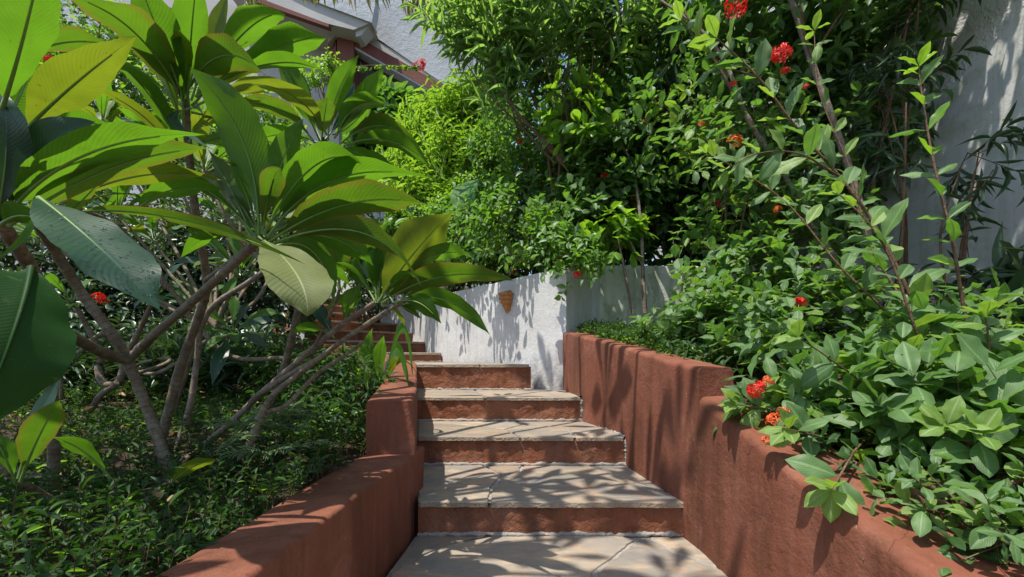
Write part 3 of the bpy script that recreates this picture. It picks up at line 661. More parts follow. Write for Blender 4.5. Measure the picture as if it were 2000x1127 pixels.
# ---- the middle plumeria
pa = thing('plumeria_tree', 'plumeria with forking bare limbs and big lit leaf rosettes left of the steps', 'tree', P(335, 930, 1.62))
limb(pa, [(338, 955, 1.60), (325, 905, 1.62), (288, 800, 1.64), (262, 735, 1.62), (247, 700, 1.6)], [.030, .027, .023, .024, .026], name='trunk', seed=1)
limb(pa, [(250, 704, 1.6), (300, 655, 1.55), (380, 585, 1.45), (440, 530, 1.35), (492, 482, 1.22), (508, 462, 1.19)], [.021, .019, .018, .017, .016, .014], seed=2)
limb(pa, [(250, 704, 1.6), (205, 690, 1.5), (160, 668, 1.38), (120, 645, 1.25), (70, 615, 1.1)], [.024, .024, .022, .021, .02], seed=3)
limb(pa, [(250, 700, 1.6), (225, 660, 1.55), (165, 580, 1.5), (120, 510, 1.42), (92, 465, 1.35), (60, 420, 1.25)], [.022, .021, .021, .020, .019, .017], seed=4)
limb(pa, [(500, 476, 1.21), (475, 492, 1.27), (440, 520, 1.36), (400, 548, 1.5)], [.010, .012, .012, .010], seed=5)
limb(pa, [(312, 870, 1.75), (325, 820, 1.74), (350, 725, 1.72), (380, 640, 1.68), (397, 590, 1.62), (404, 548, 1.55), (392, 470, 1.45), (380, 400, 1.38), (371, 320, 1.32), (365, 250, 1.28), (363, 195, 1.25)],
     [.024, .023, .022, .021, .020, .018, .016, .015, .014, .014, .013], seed=6)
rosette(pa, [   # crown of the upright limb
    ((366, 200, 1.25), (372, 80, 1.15), (388, -75, 1.05), 72, -22, 'g', dict(a=1.2)),
    ((362, 200, 1.25), (318, 85, 1.12), (258, -70, 1.0), 82, -25, 'g'),
    ((360, 200, 1.25), (262, 62, 1.05), (105, -15, .85), 92, -30, 'o', dict(a=1.0)),
    ((355, 255, 1.26), (312, 130, 1.18), (248, 84, 1.1), 66, -38, 'o'),
    ((358, 300, 1.27), (300, 195, 1.15), (213, 108, 1.0), 46, -42, 'g'),
    ((362, 330, 1.27), (290, 235, 1.2), (180, 170, 1.1), 30, -50, 'y'),
    ((382, 190, 1.24), (478, 62, 1.2), (557, 28, 1.15), 68, -28, 'g', dict(a=1.45, b=.7)),
    ((384, 188, 1.24), (540, 95, 1.2), (640, 75, 1.15), 66, -30, 'g', dict(a=1.35)),
    ((400, 172, 1.24), (540, 122, 1.15), (650, 152, 1.1), 36, -50, 'g'),
    ((372, 168, 1.24), (438, 108, 1.12), (520, 150, 1.05), 84, -15, 'o', dict(a=1.0, b=.6)),
    ((393, 160, 1.24), (415, 75, 1.22), (447, -20, 1.2), 34, 25, 'y'),
    ((366, 190, 1.24), (345, 110, 1.3), (338, 40, 1.35), 20, 30, 'd'),
    ((385, 180, 1.24), (398, 110, 1.3), (405, 50, 1.35), 18, 30, 'd'),
    ((360, 240, 1.26), (340, 130, 1.2), (285, 40, 1.2), 30, -40, 'g'),
    ((366, 280, 1.27), (420, 225, 1.35), (520, 195, 1.4), 40, -50, 'y'),
    ((370, 300, 1.27), (440, 270, 1.4), (530, 290, 1.5), 46, -40, 'g'),
    ((355, 310, 1.27), (260, 270, 1.35), (170, 290, 1.4), 40, -40, 'g'),
    ((372, 210, 1.25), (340, 240, 1.1), (436, 302, .98), 26, 40, 'd', dict(b=1.)),
], 1)
wild_rosette(pa, P(366, 215, 1.27), (0, .3, 1), .34, 10, 71, 'gyg', .22)
rosette(pa, [   # crown of the limb leaning right
    ((505, 468, 1.19), (478, 285, 1.12), (371, 132, 1.05), 100, -30, 'g', dict(a=1.15, b=.8, fold=10)),
    ((510, 458, 1.19), (545, 330, 1.2), (592, 232, 1.2), 62, -15, 'g', dict(a=1.3)),
    ((514, 458, 1.19), (612, 325, 1.12), (708, 322, 1.08), 78, -26, 'g', dict(a=1.1, b=.65)),
    ((522, 462, 1.19), (655, 350, 1.15), (842, 348, 1.1), 66, -40, 'g'),
    ((525, 472, 1.19), (680, 398, 1.1), (842, 402, 1.02), 82, -35, 'o', dict(a=1.05, b=.75)),
    ((528, 478, 1.19), (700, 452, 1.08), (824, 562, 1.0), 66, -30, 'o', dict(a=1.25, twist=25)),
    ((503, 460, 1.19), (575, 530, 1.0), (600, 618, .95), 130, 28, 'p', dict(a=1.05, b=.62, fold=6)),
    ((524, 485, 1.2), (610, 490, 1.25), (652, 590, 1.3), 52, -28, 'g'),
    ((494, 468, 1.2), (462, 390, 1.3), (405, 290, 1.35), 52, -32, 'o'),
    ((494, 470, 1.2), (440, 380, 1.35), (380, 350, 1.4), 42, -35, 'y'),
    ((498, 466, 1.2), (470, 400, 1.4), (470, 340, 1.45), 40, -30, 'g'),
    ((528, 478, 1.2), (640, 462, 1.3), (730, 520, 1.4), 60, -35, 'g'),
    ((530, 470, 1.2), (600, 430, 1.3), (700, 420, 1.4), 42, -50, 'y'),
    ((490, 478, 1.2), (440, 450, 1.3), (360, 450, 1.35), 30, -55, 'g'),
    ((507, 462, 1.19), (520, 360, 1.3), (512, 300, 1.35), 34, -30, 'd'),
], 2)
mb = MB()
bigleaf(mb, P(163, 411, .95), P(370, 432, .95), P(598, 517, .92), .038, -48, M['pl_olive'], a=.72, b=.75, seed=9, twist=-60, pet=.02); mb.build('leaf', pa)

wild_rosette(pa, P(508, 470, 1.22), (.1, .5, 1), .34, 12, 74, 'gog', .20)
# ---- near plumeria whose leaves crowd the left edge
pb = thing('plumeria_tree', 'near plumeria at the left edge with dark glossy and yellowing large leaves', 'tree', P(40, 1100, 1.2))
limb(pb, [(105, 1010, 1.32), (104, 930, 1.3), (106, 850, 1.26), (100, 740, 1.22), (110, 640, 1.15), (70, 540, 1.0), (15, 455, .85), (0, 425, .82)], [.020, .019, .019, .020, .019, .018, .016, .014], name='trunk', seed=11)
limb(pb, [(-60, 915, 1.2), (0, 922, 1.25), (60, 930, 1.28), (104, 936, 1.3)], [.017] * 4, seed=12)
limb(pb, [(225, 1060, 1.25), (165, 1005, 1.2), (95, 975, 1.12), (40, 940, 1.05), (-30, 890, 1.0)], [.012, .014, .014, .012, .012], seed=13)
limb(pb, [(225, 1062, 1.25), (262, 1010, 1.3), (300, 965, 1.35), (335, 940, 1.4)], [.014, .013, .012, .011], seed=14)
limb(pb, [(252, 1020, 1.3), (240, 985, 1.3), (218, 940, 1.3)], [.011, .010, .008], seed=15)
limb(pb, [(-40, 1030, 1.4), (20, 985, 1.45), (75, 1000, 1.5), (140, 1020, 1.5)], [.03, .034, .03, .015], seed=16)
limb(pb, [(225, 1060, 1.25), (228, 1100, 1.2), (232, 1150, 1.15)], [.016, .018, .02], seed=17)
rosette(pb, [
    ((10, 425, .82), (170, 300, .78), (402, 263, .8), 84, -32, 'g', dict(a=.9, b=.7)),
    ((15, 440, .82), (225, 325, .85), (418, 290, .9), 62, -40, 'o', dict(a=.9, b=.7)),
    ((60, 430, .9), (260, 345, 1.0), (434, 352, 1.05), 52, -42, 'y'),
    ((8, 425, .82), (80, 295, .78), (186, 238, .8), 72, 35, 'd', dict(a=1.2, b=.65)),
    ((-6, 425, .82), (12, 290, .76), (4, 180, .75), 92, 28, 'd', dict(a=1.1, b=.6)),
    ((2, 215, .75), (45, 70, .68), (92, -130, .62), 112, -22, 'g', dict(a=1.0, b=.7)),
    ((42, 262, .84), (140, 168, .8), (268, 70, .78), 96, -22, 'y', dict(a=.95, b=.75)),
    ((-20, 300, .8), (40, 180, .85), (70, 90, .9), 90, -30, 'g'),
    ((40, 300, .9), (30, 260, .95), (55, 175, 1.0), 40, -30, 'y'),
    ((0, 440, .82), (45, 420, .8), (98, 440, .78), 62, -30, 'g', dict(b=.6)),
    ((-40, 520, .7), (40, 470, .7), (80, 390, .7), 14, 20, 'g'),
    ((60, 300, 1.05), (150, 240, 1.1), (250, 270, 1.1), 60, -38, 'g'),
    ((70, 300, 1.15), (110, 210, 1.2), (150, 130, 1.2), 50, -35, 'g'),
    ((-20, 150, .9), (110, 85, 1.0), (240, 92, 1.05), 46, -48, 'o'),
    ((0, 400, .9), (-30, 300, 1.), (-60, 180, 1.), 90, -40, 'g'),
    ((260, 420, 1.1), (330, 372, 1.1), (440, 370, 1.15), 52, -42, 'g'),
    ((100, 440, .9), (150, 400, .9), (215, 330, .9), 26, -50, 'o'),
], 3)
mb = MB()
bigleaf(mb, P(76, 385, .62), P(190, 480, .56), P(312, 606, .55), 155 / F * .56, 42, M['pl_dark'], seed=31, a=1.05, b=.72, fold=10, pet=.02, nv=30, nu=12)
rg = np.random.default_rng(7)
big = mb.build('leaf', pb)
mb = MB()   # water drops lying on the leaf
gv = np.array([v.co[:] for v in big.data.vertices])[: 31 * 13].reshape(31, 13, 3)
for _ in range(110):
    i, j = rg.integers(6, 27), rg.integers(1, 11); a_, b_ = rg.uniform(0, 1, 2)
    p = gv[i, j] * (1 - a_) * (1 - b_) + gv[i + 1, j] * a_ * (1 - b_) + gv[i, j + 1] * (1 - a_) * b_ + gv[i + 1, j + 1] * a_ * b_
    n = nrm(np.cross(gv[i + 1, j] - gv[i, j], gv[i, j + 1] - gv[i, j])); n = n if n[2] > 0 else -n
    u = nrm(gv[i + 1, j] - gv[i, j]); v_ = np.cross(n, u); r0 = rg.uniform(.0008, .0021); e = rg.uniform(1, 2.2); V = []
    for lv, (rr, hh) in enumerate(((1, 0), (.86, .35), (.5, .6), (.02, .7))):
        for q_ in range(8): an = q_ * math.pi / 4; V.append(p + (u * math.cos(an) * e + v_ * math.sin(an)) * r0 * rr + n * r0 * hh)
    M.setdefault('water', None)
    if M['water'] is None:
        t = NT('water_drop'); x = t.princ((1, 1, 1), .03, None, .6); x.inputs['Transmission Weight'].default_value = 1; x.inputs['IOR'].default_value = 1.33; M['water'] = t.done(x.outputs[0])
    mb.add(np.array(V) + origin(pb), [(l * 8 + q_, l * 8 + (q_ + 1) % 8, (l + 1) * 8 + (q_ + 1) % 8, (l + 1) * 8 + q_) for l in range(3) for q_ in range(8)], M['water'])
wd = mb.build('water_drops', None); wd.parent = big
wd.data.transform(__import__('mathutils').Matrix.Translation(-Vector(origin(pb))))
mb = MB(); bigleaf(mb, P(60, 525, .50), P(22, 660, .44), P(-60, 860, .42), 205 / F * .44, -12, M['pl_deep'], petm=M['pl_deep'], seed=33, a=.95, b=.6, pet=.02, fold=8, nv=30, nu=12, tint=.1); mb.build('leaf', pb)
rosette(pb, [
    ((40, 940, 1.0), (72, 860, .96), (116, 782, .95), 70, -18, 'o', dict(a=1.5, b=.7)),
    ((34, 935, 1.0), (70, 830, 1.02), (118, 738, 1.05), 34, 35, 'd'),
    ((30, 940, 1.0), (10, 890, .96), (-15, 845, .95), 44, -20, 'g'),
    ((216, 935, 1.2), (165, 882, 1.15), (98, 853, 1.1), 34, -40, 'g', dict(a=1.3)),
    ((325, 955, 1.35), (370, 915, 1.32), (425, 898, 1.3), 34, -35, 'y', dict(a=1.3)),
], 4)

# ---- plumeria behind, next to the steps
pc = thing('plumeria_tree', 'plumeria whose pale lower limbs slant right towards the steps', 'tree', P(350, 930, 1.9))
limb(pc, [(345, 930, 1.85), (370, 895, 1.85), (440, 835, 1.8), (520, 760, 1.75), (600, 690, 1.68), (660, 640, 1.6), (700, 612, 1.55), (735, 590, 1.5)], [.022, .019, .017, .016, .015, .014, .013, .012], 'bark_pale', seed=21, name='trunk')
limb(pc, [(385, 985, 1.55), (430, 940, 1.55), (480, 880, 1.55), (505, 825, 1.55), (520, 790, 1.55)], [.022, .020, .019, .019, .018], seed=22)
limb(pc, [(515, 800, 1.55), (535, 770, 1.55), (590, 725, 1.55), (670, 665, 1.5), (740, 618, 1.48), (790, 588, 1.46)], [.016, .013, .012, .011, .010, .009], seed=23)
limb(pc, [(518, 805, 1.55), (560, 790, 1.6), (620, 730, 1.65), (680, 690, 1.7), (710, 668, 1.72)], [.014, .010, .010, .009, .008], seed=24)
limb(pc, [(480, 800, 1.62), (500, 775, 1.6), (530, 755, 1.58), (560, 735, 1.56), (640, 690, 1.55)], [.010, .014, .013, .012, .011], seed=25)
limb(pc, [(345, 880, 1.95), (372, 790, 1.95), (385, 700, 1.95), (392, 640, 1.92), (420, 595, 1.88), (480, 555, 1.8), (530, 520, 1.7)], [.018, .017, .016, .017, .015, .014, .012], 'bark_pale', seed=26)
limb(pc, [(300, 900, 2.05), (335, 810, 2.05), (362, 730, 2.0), (385, 640, 1.95)], [.02, .018, .016, .014], seed=27)
limb(pc, [(610, 690, 1.66), (632, 640, 1.62), (655, 590, 1.58), (664, 562, 1.55)], [.010, .008, .008, .007], seed=28)
limb(pc, [(382, 935, 1.9), (430, 880, 1.95), (470, 845, 2.0), (520, 800, 2.0)], [.010, .010, .009, .008], 'bark_pale', seed=29)
rosette(pc, [
    ((738, 590, 1.5), (800, 505, 1.45), (884, 412, 1.4), 112, -22, 'y', dict(a=1.3, b=.7, tint=.1)),
    ((735, 588, 1.5), (738, 490, 1.5), (728, 425, 1.5), 80, -24, 'g'),
    ((745, 592, 1.5), (862, 540, 1.4), (1003, 548, 1.3), 58, -32, 'o', dict(a=1.0, b=.75)),
    ((745, 590, 1.5), (835, 505, 1.5), (922, 500, 1.5), 40, -40, 'g'),
    ((738, 592, 1.5), (722, 530, 1.55), (700, 455, 1.6), 34, -20, 'd'),
    ((738, 592, 1.5), (745, 520, 1.5), (760, 450, 1.5), 30, -20, 'g'),
    ((742, 590, 1.5), (765, 530, 1.5), (800, 490, 1.5), 30, -20, 'y', dict(tint=.2)),
    ((735, 592, 1.5), (700, 540, 1.55), (660, 510, 1.6), 32, -30, 'g'),
    ((745, 595, 1.5), (790, 560, 1.5), (830, 545, 1.5), 36, -35, 'g'),
    ((738, 590, 1.5), (730, 500, 1.5), (760, 430, 1.45), 40, -30, 'g'),
], 5)
rosette(pc, [
    ((775, 590, 1.46), (865, 585, 1.38), (957, 654, 1.3), 44, -34, 'g', dict(a=1.2, twist=-20)),
    ((778, 590, 1.46), (820, 592, 1.42), (862, 632, 1.4), 46, -24, 'g', dict(tint=.9)),
    ((780, 590, 1.46), (815, 560, 1.5), (860, 545, 1.5), 30, -30, 'g'),
    ((775, 592, 1.46), (800, 600, 1.5), (840, 596, 1.5), 18, -30, 'g'),
    ((770, 592, 1.46), (745, 560, 1.5), (715, 545, 1.5), 22, -30, 'g'),
    ((770, 592, 1.46), (800, 606, 1.5), (822, 622, 1.5), 14, -40, 'g'),
], 6)
rosette(pc, [
    ((664, 566, 1.55), (666, 505, 1.52), (690, 452, 1.5), 52, -15, 'o', dict(b=.65)),
    ((664, 566, 1.55), (640, 510, 1.55), (628, 460, 1.55), 36, -25, 'g'),
    ((662, 568, 1.55), (700, 520, 1.6), (740, 480, 1.6), 34, -40, 'g'),
    ((672, 634, 1.6), (684, 592, 1.56), (705, 556, 1.55), 40, -18, 'g', dict(tint=.9)),
    ((652, 660, 1.62), (632, 622, 1.6), (606, 590, 1.6), 34, 24, 'd'),
    ((648, 655, 1.62), (610, 640, 1.62), (570, 650, 1.62), 22, -40, 'g'),
], 7)
wild_rosette(pc, P(738, 592, 1.53), (.2, .5, 1), .30, 10, 73, 'ggy', .22)
# ---- plumeria further back with its crown in front of the house
pd_ = thing('plumeria_tree', 'farther plumeria, its rosette standing before the brown post of the house', 'tree', P(560, 820, 2.6))
limb(pd_, [(520, 830, 2.5), (560, 700, 2.4), (590, 560, 2.2), (600, 420, 2.0), (622, 300, 1.85), (635, 272, 1.8)], [.03, .026, .022, .019, .017, .015], name='trunk', seed=31)
limb(pd_, [(590, 560, 2.2), (500, 500, 2.2), (440, 420, 2.2), (400, 330, 2.2)], [.018, .016, .014, .012], seed=32)
limb(pd_, [(560, 700, 2.4), (440, 690, 2.4), (330, 560, 2.3), (240, 450, 2.2), (150, 405, 2.0)], [.018, .016, .014, .012, .012], seed=33)
rosette(pd_, [
    ((640, 275, 1.8), (656, 190, 1.75), (702, 106, 1.7), 46, -20, 'g'),
    ((652, 270, 1.8), (706, 200, 1.78), (750, 132, 1.75), 46, -20, 'g', dict(a=1.3, tint=.9)),
    ((635, 272, 1.8), (675, 215, 1.85), (692, 160, 1.85), 28, 20, 'd'),
    ((655, 268, 1.8), (700, 205, 1.75), (768, 208, 1.7), 44, -35, 'g', dict(a=1.)),
    ((628, 272, 1.8), (634, 225, 1.72), (640, 192, 1.68), 56, -10, 'o', dict(b=.5, a=1.3)),
    ((665, 280, 1.8), (745, 245, 1.75), (822, 292, 1.7), 46, -35, 'o'),
    ((672, 285, 1.8), (762, 275, 1.7), (848, 332, 1.65), 46, -38, 'g'),
    ((625, 275, 1.8), (585, 190, 1.7), (535, 92, 1.65), 54, -28, 'g'),
    ((628, 275, 1.8), (600, 200, 1.85), (590, 140, 1.85), 26, 25, 'd'),
    ((620, 278, 1.8), (560, 262, 1.8), (500, 275, 1.8), 38, -45, 'g', dict(tint=.95)),
    ((618, 280, 1.8), (570, 300, 1.8), (505, 302, 1.8), 30, -45, 'y'),
    ((638, 262, 1.8), (560, 180, 1.55), (436, 172, 1.45), 40, -50, 'y', dict(a=.9)),
    ((615, 278, 1.8), (545, 215, 1.65), (462, 208, 1.6), 42, -45, 'o'),
    ((650, 262, 1.8), (690, 240, 1.9), (740, 180, 1.9), 26, -30, 'g'),
    ((660, 285, 1.8), (720, 310, 1.85), (790, 360, 1.85), 40, -35, 'g'),
    ((640, 285, 1.8), (630, 340, 1.85), (560, 400, 1.9), 34, -30, 'g'),
], 8)
wild_rosette(pd_, P(400, 335, 2.2), (0, -.2, 1), .42, 15, 81, 'gygo')
wild_rosette(pd_, P(150, 400, 2.0), (-.1, -.2, 1), .40, 14, 82, 'gyog')
wild_rosette(pd_, P(470, 540, 2.3), (.2, -.5, .7), .36, 12, 83, 'ggyd')
wild_rosette(pd_, P(250, 330, 2.1), (0, -.3, 1), .40, 12, 84, 'ggy')
for k, (qx, qy, qD) in enumerate([(60, 330, 2.2), (230, 420, 2.5), (330, 300, 2.7), (300, 470, 2.8), (80, 470, 2.6), (470, 330, 2.6), (440, 430, 2.9), (550, 480, 2.9), (200, 250, 3.0), (20, 420, 3.1), (380, 250, 3.2), (520, 400, 3.3)]):
    limb(pd_, [(420, 640, 2.45), ((420 + qx) / 2 + 20, (640 + qy) / 2 + 20, (2.4 + qD) / 2), (qx, qy, qD)], [.014, .012, .010], seed=200 + k)
    wild_rosette(pd_, P(qx, qy, qD), (.1 * math.sin(k * 2.), -.3, 1), .40 + .05 * math.sin(k), 13, 300 + k, ['gyg', 'ggyo', 'gyo'][k % 3], .22)
# understorey plumeria in the shade
pe = thing('plumeria_tree', 'small shaded plumeria with drooping leaves and looping bare stems at the back of the bed', 'tree', P(200, 820, 2.6))
limb(pe, [(75, 870, 2.5), (165, 812, 2.5), (198, 770, 2.5), (232, 745, 2.5), (245, 700, 2.5), (275, 640, 2.5), (300, 585, 2.45)], [.02, .021, .022, .024, .02, .018, .014], name='trunk', seed=41)
limb(pe, [(238, 748, 2.5), (205, 750, 2.5), (192, 722, 2.5), (196, 690, 2.5), (150, 600, 2.4)], [.024, .026, .024, .021, .016], seed=42)
limb(pe, [(265, 730, 2.6), (320, 712, 2.7), (330, 700, 2.8), (280, 708, 2.85), (262, 722, 2.8), (300, 730, 2.7), (345, 710, 2.6), (400, 668, 2.6), (452, 655, 2.5)], [.015] * 9, seed=43)
limb(pe, [(110, 690, 2.3), (115, 750, 2.3), (100, 860, 2.2)], [.024, .022, .026], 'bark_pale', seed=44)
limb(pe, [(245, 700, 2.5), (200, 655, 2.4), (150, 690, 2.3), (112, 700, 2.3)], [.014, .014, .014, .018], seed=45)
wild_rosette(pe, P(455, 652, 2.5), (.2, -.5, .4), .30, 11, 91, 'gdg', .25, 1.4)
wild_rosette(pe, P(300, 580, 2.45), (.1, -.4, .8), .32, 11, 92, 'gdo')
wild_rosette(pe, P(140, 590, 2.4), (-.2, -.4, .8), .32, 10, 93, 'gdg')
wild_rosette(pe, P(380, 600, 2.9), (.1, -.4, .8), .32, 10, 94, 'gdg')
# unseen plumeria added overhead to shade the left bed and dapple the treads
ph_ = thing('plumeria_tree', 'unseen tall plumeria added beside the near one, its crown shading bed and steps', 'tree', (-1.75, 1.2, .3))
rgp = np.random.default_rng(3)
mb = MB(); tube(mb, [(-1.75, 1.2, .3), (-1.65, 1.15, 1.2), (-1.5, 1.2, 2.0)], [.05, .04, .035], M['bark_plum'], 10, 20); mb.build('trunk', ph_)
EX = [[-2.9, 1.3, 2.8], [-2.5, 1.7, 2.9], [-3.2, 1.9, 2.7], [-2.3, 1.2, 2.6], [-3.3, 2.6, 3.0], [-2.7, 2.3, 3.1], [-3.6, 1.4, 2.9]]
HI = [[-1.2, .6, 4.4], [-1.0, .9, 4.6], [-.8, .4, 4.5], [-1.3, 1.1, 4.3], [-.9, 1.3, 4.8], [-.6, .8, 4.7]]
OV = EX + HI + [[-.75, 1.45, 2.9], [-.25, 2.1, 3.3], [-.9, 2.5, 3.2], [-.4, 1.35, 3.4], [-.6, 3.0, 3.6], [.05, 1.75, 3.7], [-.15, 2.7, 3.9]]
for k in range(34):
    c = np.array([rgp.uniform(-2.8, -1.35), rgp.uniform(-.2, 1.4), rgp.uniform(1.95, 2.5)]) if k < 14 else np.array(OV[k - 14])
    mb = MB(); tube(mb, [(-1.5, 1.2, 2.0), ((-1.5 + c[0]) / 2, (1.2 + c[1]) / 2, (1.9 + c[2]) / 2 - .05), c], [.024, .018, .013], M['bark_plum'], 7, 14); mb.build('branch', ph_)
    wild_rosette(ph_, c, (rgp.uniform(-.3, .3), rgp.uniform(-.3, .3), 1), .38, 12 if k < 21 else 9, 200 + k, 'gog')

# ---- young leafy plant on the pier wall
py_ = thing('young_plant', 'young leafy plant with strap leaves drooping over the square pier end', 'plant', P(742, 770, 2.9))
rosette(py_, [
    ((745, 762, 2.8), (720, 700, 2.75), (702, 668, 2.7), 26, 20, 'g', dict(pet=.02)),
    ((745, 762, 2.8), (742, 700, 2.75), (750, 655, 2.7), 30, -20, 'g', dict(pet=.02)),
    ((750, 762, 2.8), (775, 680, 2.6), (800, 765, 2.4), 34, 15, 'g', dict(pet=.02, a=1.4)),
    ((750, 762, 2.8), (785, 640, 2.6), (806, 738, 2.5), 22, 20, 'g', dict(pet=.02)),
    ((748, 764, 2.8), (775, 705, 2.6), (816, 732, 2.45), 20, -20, 'y', dict(pet=.02)),
    ((745, 764, 2.8), (705, 730, 2.7), (690, 760, 2.6), 26, 20, 'g', dict(pet=.02)),
    ((742, 765, 2.8), (718, 740, 2.4), (726, 786, 2.3), 34, -18, 'g', dict(pet=.02, a=1.6, tint=.9)),
    ((748, 762, 2.8), (765, 710, 2.85), (780, 672, 2.9), 26, 25, 'd', dict(pet=.02)),
    ((745, 762, 2.8), (722, 690, 2.9), (728, 640, 2.9), 22, -25, 'g', dict(pet=.02)),
    ((748, 762, 2.8), (690, 720, 2.7), (655, 735, 2.6), 22, 25, 'd', dict(pet=.02)),
    ((750, 762, 2.8), (760, 745, 2.6), (782, 775, 2.5), 20, 20, 'o', dict(pet=.02)),
], 9)
# ================================================================== SHRUBS, HEDGES, TREES
def shrub(name, label, cat, base, blobs, count, seed, tpl, L, W, m, group=None, flowers=(), stems=(), stemmat='bark_twig', stem_r=.012, tw=None, nmain=10):
    rg = np.random.default_rng(seed); t = thing(name, label, cat, base, group)
    fo = MB(); st = MB(); p, o = blobpts(blobs, count, rg, tw.pop('shell', 2.2) if tw else 2.2)
    twigs(fo, st, p, o, rg, tpl, L, W, M[m], **(tw or {}))
    b0 = np.array(base, float)
    for k in range(nmain):           # hidden main stems from the root into the crown
        q = p[rg.integers(0, len(p))]; r0 = b0 + np.array([rg.normal() * .06, rg.normal() * .06, 0])
        tube(st, [r0, (r0 + q) / 2 + np.array([rg.normal() * .08, rg.normal() * .08, .1]), q], [stem_r, stem_r * .7, stem_r * .3], M[stemmat], 6, 10)
    for s in stems:
        tube(st, [P(*q) for q in s[0]], s[1], M[s[2] if len(s) > 2 else stemmat], 8, (len(s[0]) - 1) * 7, .05)
    st.build('stems', t); fo.build('foliage', t)
    for f in flowers: flower(t, f[0], f[1], f[2], f[3] if len(f) > 3 else 1., len(f) > 4)
    return t
def gz(x, y): return bedz_r(y) if x > 0 else bedz_l(y)

# ---- centre: tall flowering hedge over the white wall
shrub('flowering_shrub', 'dense glossy flowering shrub spilling over the white wall above the wall pot', 'shrub', (.15, 5.3, 1.4),
      [(1010, 470, 5.0, 120, 85, .45, 3), (1090, 380, 5.2, 110, 110, .5, 3), (930, 470, 5.4, 75, 70, .4, 2), (1040, 300, 5.5, 110, 90, .5, 2), (1010, 525, 4.75, 110, 25, .2, 1), (1120, 505, 4.6, 55, 35, .2, .8), (900, 535, 5.4, 50, 20, .2, .4), (1010, 455, 4.1, 80, 50, .14, .8), (1085, 500, 3.95, 45, 25, .12, .35), (1120, 530, 3.75, 28, 16, .06, .12), (930, 470, 4.8, 50, 45, .2, .5)],
      2000, 1, T_OVAL, .085, .042, 'lf_hedge', 'red flowering shrubs of the hedge',
      [(1128, 538, 3.66, 1.1), (1018, 278, 4.9, 1.5), (1095, 272, 4.85, 1.2), (1068, 413, 4.7, 1.5), (1061, 488, 4.5, 1.4), (1000, 530, 4.6, 1.4), (1021, 243, 5., .9), (975, 455, 4.6, 1.2), (1180, 345, 4.3, 1.1), (1150, 440, 4.2, 1.0), (935, 500, 4.9, 1.0)], tw=dict(n=8, extra=(M['lf_bright'], 2)))
shrub('flowering_shrub', 'tall dark-leaved flowering shrub above the two slender stems and the mossy wall', 'shrub', (1.35, 4.9, 1.4),
      [(1200, 300, 4.8, 110, 120, .5, 3), (1260, 420, 4.8, 90, 60, .4, 2), (1330, 320, 4.9, 110, 130, .5, 3), (1180, 420, 4.6, 80, 60, .4, 2), (1240, 180, 5.0, 120, 90, .5, 2), (1430, 400, 4.6, 100, 110, .5, 2)],
      1500, 2, T_OVAL + T_OVALHI, .12, .066, 'lf_hedge', 'red flowering shrubs of the hedge',
      [(1260, 240, 4.3, 1.5), (1315, 180, 4.3, 1.2, 1), (1240, 385, 4.3, 1.2, 1), (1222, 402, 4.3, .8, 1), (1405, 400, 4.1, 1.2), (1358, 250, 4.3, 1.4), (1300, 355, 4.3, 1.0, 1), (1210, 378, 4.3, .7)], tw=dict(n=8, extra=(M['lf_olean'], 1)))
# yellow-green sprouting branch in the hedge and hanging young leaves under it
shrub('young_tree', 'slender tree with yellow-green young leaves in front of the dark hedge', 'tree', P(1255, 612, 4.05),
      [(1135, 215, 4.3, 45, 35, .2, 1.2), (1120, 250, 4.3, 40, 30, .2, 1), (1150, 300, 4.3, 60, 40, .2, .8), (1210, 468, 4.1, 38, 35, .15, 1.4), (1170, 470, 4.1, 35, 22, .15, .7), (1250, 470, 4.2, 30, 25, .15, .5)],
      64, 3, T_OVALHI, .16, .075, 'lf_bright', None, (),
      [([(1260, 612, 4.0), (1256, 540, 4.0), (1250, 420, 4.1), (1225, 300, 4.3), (1150, 235, 4.3)], [.022, .018, .015, .01, .006], 'bark_pale'),
       ([(1236, 612, 4.0), (1222, 540, 4.0), (1211, 485, 4.1), (1205, 455, 4.1)], [.016, .013, .010, .008], 'bark_pale'),
       ([(1256, 520, 4.0), (1240, 490, 4.0), (1230, 470, 4.1)], [.01, .008, .006], 'bark_pale')], tw=dict(n=6, tl=.8, hang=.5, whorl=True), nmain=0)
# mixed bush in bright sun left of centre
shrub('bush', 'bright bush with dark lobed leaves below the sloping roof beam', 'bush', P(785, 640, 8.5),
      [(785, 250, 7.6, 50, 36, .5, 2), (770, 300, 7.6, 60, 50, .5, 1.5), (740, 270, 7.6, 40, 40, .4, 1), (850, 470, 6.6, 80, 60, .5, 1.2)], 420, 4, T_OVAL, .22, .11, 'lf_hedge', None, (), tw=dict(n=8, tl=1.6, flat=.9))
shrub('bamboo_bush', 'feathery yellow-green bamboo-like bush right of the dark lobed bush', 'bush', P(900, 640, 7.0),
      [(880, 265, 6.6, 80, 55, .4, 2), (840, 320, 6.5, 70, 50, .4, 1.6), (930, 230, 6.6, 50, 45, .4, 1), (850, 400, 6.2, 90, 50, .4, 1.6), (900, 330, 6.2, 70, 60, .4, 1.3)], 950, 5, T_NARROW, .21, .021, 'lf_bamboo', None, (), tw=dict(n=9, tl=1.6, up=.7, stick=.003, hang=.25))
shrub('bush', 'leafy bush in front of the bamboo-like bush, above the left white wall', 'bush', P(900, 560, 6.0),
      [(880, 455, 5.6, 90, 55, .3, 2), (930, 400, 5.7, 60, 50, .3, 1), (860, 520, 5.5, 70, 28, .2, .8), (950, 330, 5.8, 50, 70, .3, 1)], 900, 6, T_OVAL, .075, .032, 'lf_bright', None, (), tw=dict(n=8, extra=(M['lf_hedge'], 4), tl=2.4))
